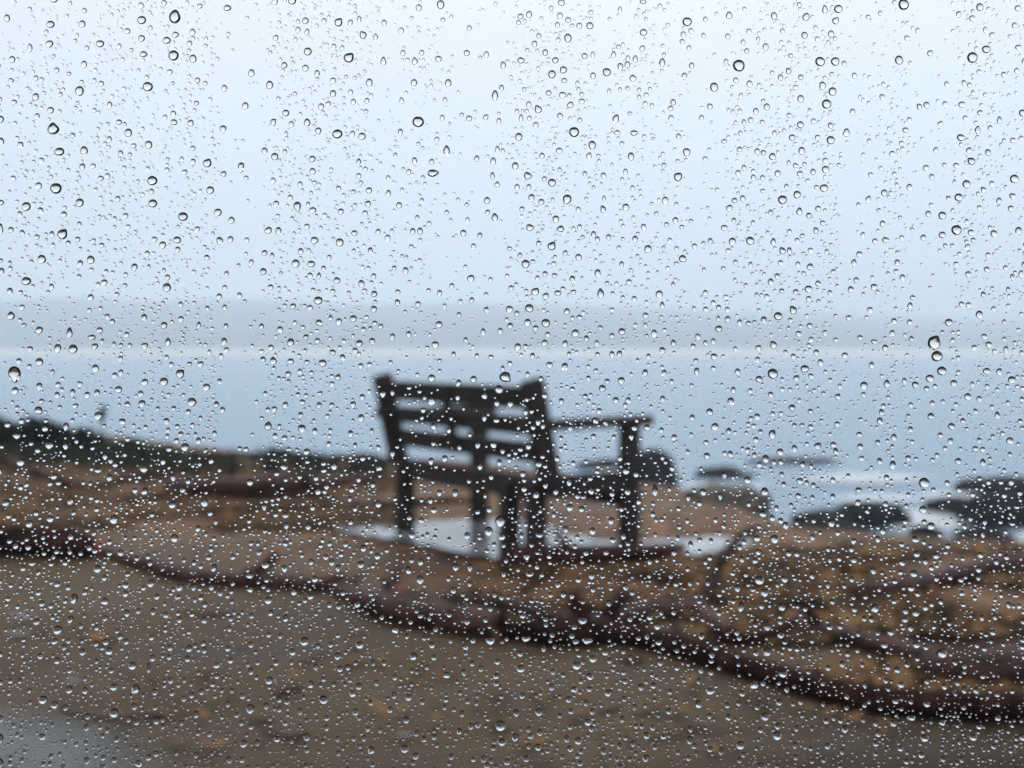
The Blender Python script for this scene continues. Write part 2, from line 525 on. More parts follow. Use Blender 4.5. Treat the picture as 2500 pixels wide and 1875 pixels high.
def cut_face(parent, c_, n_, r_, label=None):
    """a rough disc of bare red wood closing a broken end"""
    bm = bmesh.new()
    q = n_.normalized().to_track_quat('Z', 'Y').to_matrix().to_4x4()
    bmesh.ops.create_cone(bm, cap_ends=True, segments=12, radius1=r_ * 1.05, radius2=r_ * .7, depth=r_ * .7, matrix=Matrix.Translation(c_) @ q)
    for v in bm.verts: v.co += Vector([noise.noise(v.co * 30 + Vector((k * 7, 0, 0))) for k in range(3)]) * r_ * .3
    me = bpy.data.meshes.new('cut_end'); bm.to_mesh(me); bm.free()
    o = link('cut_end', me, RED_WOOD, parent)
    if label: o['label'] = label
    return o
def at_y(u, v, y): return PD(u, v, y)

b1, p, r = branch('fallen_log', 'thickest dark log lying at the left edge in front of the sand', 'log',
    [(-420, 1318, 66), (-160, 1320, 72), (-25, 1322, 72), (40, 1322, 72), (122, 1326, 70), (183, 1332, 62), (236, 1338, 44)], BARK_DARK, 1)
cut_face(b1, p[-1], p[-1] - p[-2], r[-1] * .95)
b2, p, r = branch('fallen_branch', 'long wavy branch between the thick left log and the central tangle, with upturned fork', 'branch',
    [(250, 1346, 16), (325, 1367, 27), (387, 1384, 34), (447, 1399, 38), (508, 1410, 36), (570, 1416, 36), (618, 1417, 38), (692, 1421, 36), (773, 1429, 34), (834, 1425, 26), (872, 1415, 14)], BARK, 2)
y0 = p[6].y
stub(b2, p[5] + Vector((.05, 0, .01)), at_y(676, 1354, y0 + .08), .036, .019, BARK_DARK, 21, mid=at_y(636, 1392, y0 + .03))
stub(b2, p[3], at_y(468, 1378, p[3].y + .02), .02, .015, BARK_DARK, 22)
stub(b2, p[8], at_y(842, 1402, p[8].y + .02), .026, .012, BARK_RED, 23)
b3, p, r = branch('fallen_log', 'thick smooth log in the centre below the bench, with red broken knot', 'log',
    [(820, 1438, 26), (890, 1459, 46), (963, 1485, 60), (1044, 1501, 64), (1125, 1515, 64), (1187, 1523, 62), (1228, 1525, 54)], BARK, 3)
k1 = at_y(974, 1444, p[2].y + .02)
stub(b3, p[2], k1, .040, .028, BARK_RED, 31)
cut_face(b3, k1, k1 - p[2], .026, 'bright red broken knot')
stub(b3, p[1] + Vector((.09, 0, .03)), at_y(938, 1404, p[1].y), .012, .007, BARK_DARK, 32)
b4, p, r = branch('fallen_log', 'dark log in the middle of the tangle with two upright stubs', 'log',
    [(1190, 1530, 40), (1290, 1541, 52), (1370, 1549, 58), (1440, 1546, 60), (1480, 1538, 44)], BARK_DARK, 4)
stub(b4, p[3], at_y(1400, 1452, p[3].y + .05), .036, .020, BARK_DARK, 41)
k2 = at_y(1521, 1458, p[4].y + .12)
stub(b4, p[4] - Vector((.03, 0, 0)), k2, .034, .022, BARK_DARK, 42)
cut_face(b4, k2, k2 - p[4], .022)
b5, p, r = branch('fallen_branch', 'branch arching right from the tangle over the open sand below the slab', 'branch',
    [(1405, 1541, 54), (1471, 1523, 54), (1532, 1503, 46), (1614, 1489, 40), (1695, 1487, 38), (1735, 1511, 36), (1783, 1546, 32)], BARK, 5)
b6, p, r = branch('fallen_branch', 'thinner branch lying just behind the central log', 'branch',
    [(1085, 1452, 16), (1146, 1465, 24), (1207, 1471, 26), (1268, 1483, 28), (1349, 1500, 28), (1395, 1511, 24)], BARK, 6)
stub(b6, p[0] + Vector((.04, 0, .01)), at_y(1110, 1430, p[0].y + .03), .018, .010, BARK_RED, 61)
b7, p, r = branch('twig', 'thin dark twig slanting up from the central log toward the bench', 'twig',
    [(1238, 1478, 9), (1280, 1441, 9), (1341, 1402, 8)], BARK_DARK, 7, seg=8)
b8, p, r = branch('fallen_log', 'long dark log sweeping from the tangle to the lower right corner', 'log',
    [(1455, 1552, 40), (1530, 1553, 48), (1610, 1566, 54), (1681, 1585, 56), (1783, 1617, 54), (1865, 1642, 52), (1946, 1666, 56), (2048, 1694, 60), (2170, 1715, 62), (2332, 1723, 64), (2500, 1727, 66), (2760, 1730, 66)], BARK_DARK, 8)
b9, p, r = branch('fallen_log', 'reddish brown log slanting down right above the long corner log', 'log',
    [(1935, 1520, 26), (2007, 1540, 36), (2088, 1560, 42), (2170, 1580, 47), (2251, 1601, 52), (2300, 1614, 52)], BARK, 9)
stub(b9, p[1], at_y(1962, 1478, p[1].y + .05), .028, .016, BARK_DARK, 91)
b10, p, r = branch('fallen_branch', 'short curved branch joining the arching branch to the reddish log', 'branch',
    [(1722, 1546, 26), (1803, 1561, 33), (1885, 1551, 34), (1928, 1529, 32), (1960, 1500, 18)], BARK_DARK, 10)
b11, p, r = branch('fallen_log', 'very thick purplish log at the right edge', 'log',
    [(2262, 1628, 56), (2332, 1634, 84), (2414, 1636, 90), (2540, 1631, 92), (2800, 1626, 92)], BARK, 11)
b12, p, r = branch('fallen_branch', 'pale slim branch resting along the top of the thick purplish log', 'branch',
    [(2285, 1596, 22), (2400, 1584, 26), (2520, 1578, 28), (2720, 1572, 28)], BARK, 12)
b13, p, r = branch('fallen_log', 'grey brown log among orange leaf litter at right, with reddish end', 'log',
    [(2066, 1441, 34), (2129, 1441, 42), (2210, 1432, 44), (2292, 1412, 44), (2373, 1392, 42), (2455, 1380, 40), (2540, 1372, 38), (2750, 1350, 36)], BARK, 13)
cut_face(b13, p[0], p[0] - p[1], r[0] * .95)
b14, p, r = branch('fallen_branch', 'forked branch reaching from the tangle toward the grey bank rock', 'branch',
    [(1722, 1472, 34), (1740, 1412, 32), (1766, 1366, 26), (1798, 1322, 22), (1838, 1290, 16)], BARK_DARK, 14)
stub(b14, p[0], P(1600, 1466, .05), .028, .014, BARK, 141, mid=P(1662, 1464, .05))
b15, p, r = branch('fallen_log', 'straight dark red log lying across the slab in front of the bench legs', 'log',
    [(1238, 1370, 62), (1308, 1362, 56), (1410, 1356, 46), (1532, 1351, 42), (1614, 1346, 38), (1664, 1339, 24)], BARK_RED, 15, .08)
b16, p, r = branch('fallen_branch', 'thin dark branch far left below the shrubs', 'branch',
    [(-60, 1112, 12), (20, 1133, 15), (84, 1156, 18), (139, 1174, 20), (206, 1191, 18)], BARK_DARK, 16, seg=10)
b17, p, r = branch('fallen_branch', 'thin branch on the left sand rising toward the heavy log', 'branch',
    [(236, 1187, 12), (295, 1174, 16), (359, 1164, 18), (420, 1155, 16)], BARK_DARK, 17, seg=10)
b18, p, r = branch('fallen_log', 'heavy dark log lying left of the bench behind the thin twig', 'log',
    [(418, 1184, 30), (506, 1193, 46), (612, 1190, 44), (717, 1187, 38), (802, 1183, 32), (910, 1171, 22)], BARK_RED, 18)
stub(b18, p[1], P(760, 1150, .06), .034, .018, BARK, 181, mid=P(640, 1168, .06))
b19, p, r = branch('twig', 'long thin twig lying behind the bench legs on rusty sand', 'twig',
    [(515, 1253, 15), (633, 1242, 19), (760, 1239, 17), (886, 1233, 14), (1020, 1226, 17), (1150, 1222, 13)], BARK_DARK, 19, seg=8)
DEB = [
 ('twig', 'thin crooked twig from the arching branch down to the long dark log', 'twig', [(1620, 1482, 8), (1650, 1530, 10), (1700, 1588, 7)], BARK_DARK),
 ('twig', 'thin twig lying over leaf litter behind the short curved branch', 'twig', [(1790, 1440, 7), (1862, 1470, 10), (1950, 1462, 8), (2030, 1430, 5)], BARK_DARK),
 ('twig', 'dark twig crossing the leaf litter under the grey bank rock', 'twig', [(1850, 1392, 7), (1930, 1378, 10), (2040, 1398, 6)], BARK_DARK),
 ('twig', 'long thin twig at the right edge above the thick purplish log', 'twig', [(2240, 1520, 6), (2350, 1500, 10), (2470, 1512, 8), (2560, 1490, 6)], BARK_DARK),
 ('twig', 'short reddish twig between the straight red log and the two stub log', 'twig', [(1440, 1430, 7), (1500, 1412, 9), (1580, 1420, 6)], BARK_RED),
 ('twig', 'dark twig on rusty sand between the heavy left log and the long thin twig', 'twig', [(560, 1222, 7), (690, 1214, 11), (830, 1216, 7)], BARK_DARK),
 ('twig', 'crooked twig leaning over the two stub log in the middle of the tangle', 'twig', [(1270, 1560, 8), (1325, 1500, 12), (1352, 1462, 8), (1420, 1440, 6)], BARK_DARK),
 ('twig', 'thin twig behind the arching branch pointing toward the straight red log', 'twig', [(1530, 1490, 9), (1590, 1440, 10), (1668, 1408, 7)], BARK_DARK),
 ('twig', 'reddish twig lying along the back of the central log', 'twig', [(905, 1440, 8), (985, 1446, 11), (1075, 1470, 8)], BARK_RED),
 ('twig', 'crooked dark twig among leaf litter between the grey brown log and the reddish log', 'twig', [(1985, 1470, 9), (2080, 1500, 12), (2190, 1508, 9), (2260, 1540, 6)], BARK_DARK),
 ('twig', 'short twig on leaf litter just above the grey brown log', 'twig', [(2120, 1380, 7), (2200, 1362, 10), (2290, 1352, 6)], BARK_DARK),
 ('twig', 'dark forked looking twig on the rusty sand below the heavy left log', 'twig', [(300, 1225, 8), (400, 1212, 12), (470, 1222, 7)], BARK_DARK),
 ('bark_strip', 'reddish strip of bark on the bare sand at lower left', 'bark', [(192, 1550, 9), (235, 1556, 13), (282, 1565, 8)], BARK_RED),
 ('twig', 'long curved dark twig on the bare sand at lower left', 'twig', [(143, 1728, 6), (196, 1746, 10), (264, 1753, 10), (340, 1748, 7), (450, 1742, 5), (568, 1739, 4)], BARK_RED),
 ('bark_strip', 'short dark curled bark piece on the sand below the long wavy branch', 'bark', [(672, 1695, 8), (704, 1687, 13), (736, 1680, 6)], BARK_DARK),
 ('bark_strip', 'dark wet bark strip beside a small puddle near the bottom edge', 'bark', [(640, 1788, 6), (700, 1795, 12), (752, 1796, 7)], BARK_DARK),
 ('twig', 'small dark twig under the long wavy branch at left', 'twig', [(440, 1497, 4), (512, 1500, 8), (568, 1502, 6)], BARK_DARK),
 ('twig', 'faint reddish twig slanting across the bare sand below the central log', 'twig', [(716, 1630, 5), (760, 1612, 8), (810, 1595, 5)], BARK_RED),
 ('twig', 'short bent twig on the bare sand right of the centre bottom', 'twig', [(1290, 1700, 5), (1330, 1708, 8), (1368, 1698, 5)], BARK_DARK),
 ('twig', 'thin brown twig on bare sand below the dark stubby log', 'twig', [(1455, 1742, 4), (1488, 1737, 8), (1520, 1726, 5)], BARK_RED),
 ('twig', 'short dark twig above the bottom edge at right', 'twig', [(1655, 1778, 5), (1690, 1782, 8), (1722, 1776, 4)], BARK_DARK),
 ('bark_strip', 'small dark bark chip under the arching branch', 'bark', [(1515, 1612, 8), (1540, 1617, 14), (1570, 1612, 8)], BARK_DARK)]
for i, (nm, lb, ct, px, m_) in enumerate(DEB):
    pts, rad = path(px)
    o = tag(link(nm, tube_mesh(nm, pts, [q * .9 for q in rad], 8, 60 + i, .2), m_), lb, ct, 'bits of bark and twig on the sand')

# leaf litter: thousands of small curled leaves
def leaf_cloud(n, place, size, rg, flat=.35):
    c_ = np.array([place(rg) for _ in range(n)])
    V = np.zeros((n, 4, 3)); 
    for i in range(n):
        a = rg.uniform(0, 2 * math.pi); s = size * rg.uniform(.5, 1.3); w = s * rg.uniform(.25, .5)
        d = Vector((math.cos(a), math.sin(a), rg.uniform(-flat, flat))).normalized()
        e_ = Vector((-d.y, d.x, rg.uniform(-flat, flat))).normalized()
        q = Vector(c_[i])
        V[i] = [q - d * s, q + e_ * w, q + d * s, q - e_ * w + Vector((0, 0, rg.uniform(0, .3) * s))]
    return V.reshape(-1, 3), np.arange(4 * n).reshape(n, 4)
rg = random.Random(5)
def litter_place(rg):
    while True:
        zone = rg.random()
        if zone < .50:
            u, v = rg.uniform(1600, 2650), rg.uniform(1325, 1710)
            if rg.random() > (u - 1600) / 380 or v > np.interp(u, [1600, 1760, 2050, 2300, 2650], [1520, 1585, 1680, 1705, 1712]) - abs(rg.gauss(0, 18)): continue
        elif zone < .84: u, v = rg.uniform(-100, 1000), rg.uniform(1140, 1290)
        elif zone < .99: u, v = rg.uniform(1150, 1900), rg.uniform(1390, 1480)
        else: u, v = rg.uniform(0, 2300), rg.uniform(1480, 1875)
        p_ = P(u, v, .02)
        if noise.noise(p_ * 1.8) < -.12: continue
        if shore_dist(np.array([p_.x]), np.array([p_.y]))[0] < .15: continue
        return (p_.x, p_.y, ground_z(p_.x, p_.y) + rg.uniform(.012, .03))
V, F = leaf_cloud(12000, litter_place, .042, rg)
tag(link('leaf_litter', np_mesh('leaf_litter', V, F, False), LITTER), 'scattered rusty fallen leaves over the sand around the branches', 'leaf litter', kind='stuff')

# ------------------------------------------------------------------ shrubs on the bank
def shrub(label, u0, u1, vtop, y, m_, seed, n=700, low=False):
    rg = random.Random(seed)
    uc = (u0 + u1) / 2
    c_ = PD(uc, 1100, y); gz = ground_z(c_.x, c_.y)
    w = (u1 - u0) / F_PX * y / 2
    top = PD(uc, vtop, y).z - gz
    root = empty('shrub', (c_.x, c_.y, gz - .02))
    tag(root, label, 'shrub', 'shrubs along the left bank')
    V = []; F_ = []
    tops = [(rg.uniform(-.8, .8), rg.uniform(-.5, .5), rg.uniform(.55, 1.0), rg.uniform(.28, .5)) for _ in range(9)]
    tops += [(0, 0, .95, .5), (-.4, .1, .85, .5), (.45, -.1, .8, .5)]
    for i in range(n):
        tx, ty, th, tr = rg.choice(tops)
        hz = rg.random() ** .75
        a = rg.uniform(0, 6.283); rr_ = tr * math.sqrt(rg.random()) * (1.05 - .5 * hz)
        q = Vector(((tx + rr_ * math.cos(a)) * w, (ty + rr_ * math.sin(a)) * w * .8, .02 + hz * th * top * rg.uniform(.75, 1.03)))
        d = Vector((rg.gauss(0, 1), rg.gauss(0, 1), rg.gauss(.5, .8))).normalized()
        e_ = d.cross(Vector((rg.gauss(0, 1), rg.gauss(0, 1), rg.gauss(0, 1)))).normalized()
        s = rg.uniform(.022, .050); wd = s * rg.uniform(.4, .65)
        k = len(V)
        V += [q - d * s, q + e_ * wd, q + d * s, q - e_ * wd]
        F_.append((k, k+1, k+2, k+3))
    link('foliage', np_mesh('foliage', [tuple(v) for v in V], F_, False), m_, root)
    for k_, (tx, ty, th, tr) in enumerate(tops[:4]):
        link('stem', tube_mesh('stem', [Vector((tx * w * .4, ty * w * .4, -.02)), Vector((tx * w * .75, ty * w * .6, th * top * .4)), Vector((tx * w, ty * w * .8, th * top * .85))], [.009, .007, .003], 6, seed + k_, .05), STEM, root)
    return root
SH = [('tall dark shrub cut by the left edge', -190, 70, 1004, 11.2, LEAF_DARK, 1000),
      ('dark shrub second from the left edge', 20, 190, 1020, 11.3, LEAF_DARK, 800),
      ('dark shrub beside the tall weed on the left bank', 130, 270, 1052, 11.2, LEAF_DARK, 650),
      ('low green shrub just right of the tall weed', 225, 350, 1082, 11.0, LEAF_GREEN, 500),
      ('low dark shrub right of the low green one on the left bank', 310, 420, 1100, 11.0, LEAF_DARK, 420),
      ('last green plant of the left clump before the gap to the water', 390, 480, 1116, 10.8, LEAF_GREEN, 300),
      ('green plant at the left end of the clump nearer the bench', 490, 620, 1122, 10.6, LEAF_GREEN, 420),
      ('dark rounded plant in the middle of the clump nearer the bench', 590, 770, 1108, 10.5, LEAF_DARK, 620),
      ('dark low plant right of the rounded one near the bench', 730, 870, 1119, 10.4, LEAF_DARK, 460),
      ('narrow pointed dark tuft near the left edge', 50, 120, 1012, 11.6, LEAF_DARK, 300),
      ('narrow dark tuft just left of the tall weed', 172, 232, 1040, 11.5, LEAF_DARK, 260),
      ('ragged tuft over the low green shrubs', 285, 345, 1074, 11.3, LEAF_DARK, 220),
      ('ragged tuft over the dark rounded plant', 640, 705, 1096, 10.8, LEAF_DARK, 240),
      ('small dark plant beside the left bench post', 840, 950, 1127, 10.3, LEAF_DARK, 300)]
for i, (lb, u0, u1, vt, y, m_, n) in enumerate(SH):
    shrub(lb, u0, u1, vt, y, m_, 100 + i, int(n * 2.4))
# dark ground-hugging greenery under them
def cover_place(rg):
    while True:
        u = rg.uniform(-260, 960)
        v = np.interp(u, [-260, 0, 200, 400, 480, 600, 950], [1085, 1090, 1105, 1122, 1130, 1128, 1135]) + rg.gauss(8, 14) - 9 * abs(noise.noise(Vector((u * .012, 5, 0))))
        if 425 < u < 560 and rg.random() < .5: continue
        if u > 560 and noise.noise(Vector((u * .014, 2, 0))) < .0 and rg.random() < .8: continue
        p_ = P(u, v, 0.02)
        if shore_dist(np.array([p_.x]), np.array([p_.y]))[0] < -.5: continue
        return (p_.x, p_.y, ground_z(p_.x, p_.y) + rg.uniform(.0, .06))
V, F = leaf_cloud(6500, cover_place, .045, rg, .9)
tag(link('ground_cover', np_mesh('ground_cover', V, F, False), LEAF_DARK), 'low dark green ground cover along the left bank', 'ground cover', kind='stuff')
# tall weed
wy = 11.6
wb = PD(249, 1095, wy); wb.z = ground_z(wb.x, wb.y)
weed = tag(empty('weed', wb), 'tall thin weed with feathery head standing on the left bank', 'weed')
topz = PD(249, 985, wy).z - wb.z
link('stalk', tube_mesh('stalk', [Vector((0, 0, -.02)), Vector((.01, 0, topz * .5)), Vector((.02, 0, topz * .95))], [.014, .011, .008], 6, 3, .05), STEM, weed)
link('seed_head', tube_mesh('seed_head', [Vector((.012, 0, topz * q)) + Vector((.012 * math.sin(q * 9), 0, 0)) for q in (.55, .65, .78, .9, 1.0)], [.010, .028, .036, .026, .006], 10, 9, .7), LEAF_DARK, weed)

# ------------------------------------------------------------------ rocks
def rock(label, u0, u1, v0, v1, m_, seed, z=SEA_Z, depth=.8, flat=False, cat='rock', name='rock'):
    p_ = P((u0 + u1) / 2, v1, z - .0)
    y = p_.y
    w = (u1 - u0) / F_PX * y / 2
    h = (v1 - v0) / F_PX * y
    bm = bmesh.new()
    bmesh.ops.create_icosphere(bm, subdivisions=4, radius=1.0)
    for v in bm.verts:
        c_ = v.co.copy()
        k = noise.fractal(c_ * 1.3 + Vector((seed * 5.1, 0, 0)), 1., 2., 4) * .24 + (.5 - abs(noise.noise(c_ * 3.2 + Vector((0, seed * 2.3, 0))))) * .34 - .1 + noise.cell(c_ * 3 + Vector((seed, 0, 0))) * .10
        c_ *= 1 + k
        c_.z = math.copysign(abs(c_.z) ** (.55 if flat else .8), c_.z)
        v.co = Vector((c_.x * w, c_.y * w * depth, c_.z * h * .9))
    for f in bm.faces: f.smooth = True
    me = bpy.data.meshes.new(name); bm.to_mesh(me); bm.free()
    o = link(name, me, m_, None, (p_.x, y + w * depth * .35, z + h * .06))
    return tag(o, label, cat, 'rocks along the water')
rock('dark rounded boulder in the water just right of the bench front leg', 1522, 1650, 1098, 1190, ROCK, 1, flat=True)
rock('thin flat rock in the water seen between the bench arm and seat', 1418, 1552, 1121, 1142, ROCK, 2, depth=.5)
rock('brown grey rock at the bank edge right of the bench', 1672, 1876, 1184, 1262, LEDGE, 3, z=-.12, depth=.9, flat=True)
rock('narrow awash rock in the water right of the boulder', 1700, 1830, 1141, 1165, REEF, 4, depth=.5)
rock('faint low reef just breaking the water', 1835, 2040, 1120, 1129, REEF, 5, depth=.5)
rock('low brown rock left of the flat topped black rock', 1945, 2070, 1246, 1292, REEF, 6, depth=.7)
rock('flat topped black rock in the middle of the right rocks', 2040, 2222, 1226, 1284, ROCK, 7, depth=.6, flat=True)
rock('low purplish reef in front of the flat topped rock', 1930, 2150, 1276, 1326, REEF, 8, depth=.7)
rock('small black rock right of the low purplish reef', 2222, 2300, 1280, 1318, ROCK, 9)
rock('long dark reef at the right edge, farthest of the right rocks', 2330, 2660, 1166, 1200, ROCK, 10, depth=.5)
rock('brown ragged rock left of the big right edge rock', 2262, 2420, 1214, 1254, REEF, 11, depth=.6)
rock('big dark rock at the right edge below the long reef', 2370, 2640, 1196, 1284, ROCK, 12, depth=.6)
rock('low brown rock by the white water at the right edge', 2330, 2478, 1290, 1332, REEF, 13, depth=.6)

# pale surf between the rocks
m, t, b = mat('surf foam')
FOAM = m
b.inputs['Base Color'].default_value = (.62, .66, .70, 1); b.inputs['Roughness'].default_value = .7
at = N(t, 'ShaderNodeAttribute'); at.attribute_name = 'depth'
n2 = noise_node(t, 1.6, 5, .6, mapscale=(.6, 1.4, 1)); ad = N(t, 'ShaderNodeMath', operation='MULTIPLY_ADD'); ad.inputs[1].default_value = 1.0
t.links.new(n2.outputs[0], ad.inputs[0]); t.links.new(at.outputs['Fac'], ad.inputs[2])
mr = N(t, 'ShaderNodeMapRange'); mr.interpolation_type = 'SMOOTHSTEP'
mr.inputs['From Min'].default_value, mr.inputs['From Max'].default_value = .5, 1.1
mr.inputs['To Max'].default_value = .58
t.links.new(ad.outputs[0], mr.inputs[0]); t.links.new(mr.outputs[0], b.inputs['Alpha'])
FV, FF_, FA = [], [], []
for i, (u0, u1, v0, v1) in enumerate(((1630, 1900, 1172, 1204), (1830, 2010, 1268, 1322), (2120, 2380, 1236, 1312), (2230, 2420, 1196, 1230), (2440, 2640, 1286, 1345),
                                      (1420, 1700, 1140, 1160), (1900, 2330, 1150, 1186), (2000, 2300, 1205, 1228))):
    ring = [((u0 + u1) / 2 + (u1 - u0) * .5 * math.cos(a), (v0 + v1) / 2 + (v1 - v0) * .5 * math.sin(a)) for a in np.linspace(0, 2 * math.pi, 17)[:-1]]
    pts = [P(u, v, SEA_Z + .02 + i * .004) for u, v in ring]
    c_ = sum(pts, Vector((0, 0, 0))) / len(pts); k = len(FV)
    FV += [c_] + pts; FA += [1.0] + [0.0] * len(pts)
    FF_ += [(k, k + 1 + (j + 1) % len(pts), k + 1 + j) for j in range(len(pts))]
o = link('surf', np_mesh('surf', [tuple(v) for v in FV], FF_), FOAM)
o.data.attributes.new('depth', 'FLOAT', 'POINT').data.foreach_set('value', FA)
tag(o, 'pale surf washing between the dark rocks', 'surf', kind='stuff')

# ------------------------------------------------------------------ bench
BETA, BW, BD = R(52.7), 1.336, .545
Rr = Vector((.148, 5.096, 0)); wdir = Vector((math.cos(BETA), -math.sin(BETA), 0))
Lr = Rr - wdir * BW
bench = tag(empty('park_bench', (Lr.x, Lr.y, 0.0), -BETA), 'dark wooden bench seen from behind, facing the water', 'bench')
def part(name, boxes, bevel=.004, label=None):
    o = link(name, box_mesh(name, boxes, bevel), BENCH, bench)
    if label: o['label'] = label
    return o
LEAN = math.atan2(.115, .46)
for x in (0.0, BW):
    part('back_post', [((x, -.038 + .02, .645), (.060, .100, .50), (LEAN * .9, 0, 0))])
    s = 1 if x == 0 else -1
for x in (.10, BW - .075):
    part('leg', [((x, .012, .195), (.064, .092, .43), None)])
part('leg', [((BW - .285, .015, .190), (.062, .088, .40), None)])
for x in (.06, BW - .005):
    part('leg', [((x, BD, .325), (.064, .092, .68), None)])
for x in (.0, BW):
    part('armrest', [((x + (.03 if x == 0 else -.0), BD * .5 + .005, .676), (.080, BD + .24, .050), None)], .008)
for i, (za, zb, yy) in enumerate(((.7505, .8565, -.070), (.627, .717, -.042), (.496, .594, -.010))):
    part('back_slat', [((BW / 2, yy + .006, (za + zb) / 2), (BW - .03, .024, zb - za), (LEAN * .9, 0, 0))], .003)
part('center_batten', [((BW * .485, -.060, .675), (.060, .026, .36), (LEAN * .9, 0, 0))], .003)
part('seat_frame', [((BW / 2, .03, .370), (BW - .06, .036, .110), None), ((BW / 2, BD - .03, .288), (BW - .06, .036, .066), None),
                    ((.0, BD / 2, .335), (.036, BD - .10, .080), (-.09, 0, 0)), ((BW, BD / 2, .385), (.036, BD - .10, .105), None)], .003)
for i in range(5):
    part('seat_slat', [((BW / 2, .075 + i * .103, .372 - i * .010), (BW - .05, .088, .020), None)], .004)

# ------------------------------------------------------------------ unseen dark shell added behind camera and round the window to darken drop rims
WX, Z0, Z1 = .62, .58, 1.50
dark_shell = tag(empty('dark_shell', (0, -.6, 0)), 'unseen dark shell added around the rain spotted window', 'dark_shell')
def shell_part(name, boxes):
    return link(name, box_mesh(name, [((c_[0], c_[1] + .6, c_[2]), s, r_) for c_, s, r_ in boxes], 0), SHELL_DARK, dark_shell)
WY = PANE_D + .012
shell_part('shell_wall', [((-(WX + 1.4) / 2 - .0, WY, 1.1), (1.4 - WX, .07, 2.2), None), (((WX + 1.4) / 2, WY, 1.1), (1.4 - WX, .07, 2.2), None),
                  ((0, WY, (Z0 - .001) / 2), (2 * WX - .002, .07, Z0 - .001), None), ((0, WY, (Z1 + 2.2) / 2), (2 * WX - .002, .07, 2.2 - Z1), None),
                  ((-1.43, -.62, 1.1), (.06, 1.754, 2.2), None), ((1.43, -.62, 1.1), (.06, 1.754, 2.2), None), ((0, -1.53, 1.1), (2.79, .06, 2.2), None)])
shell_part('shell_roof', [((0, -.61, 2.24), (2.92, 1.86, .07), None)])
shell_part('shell_floor', [((0, -.62, .04), (2.79, 1.75, .05), None)])

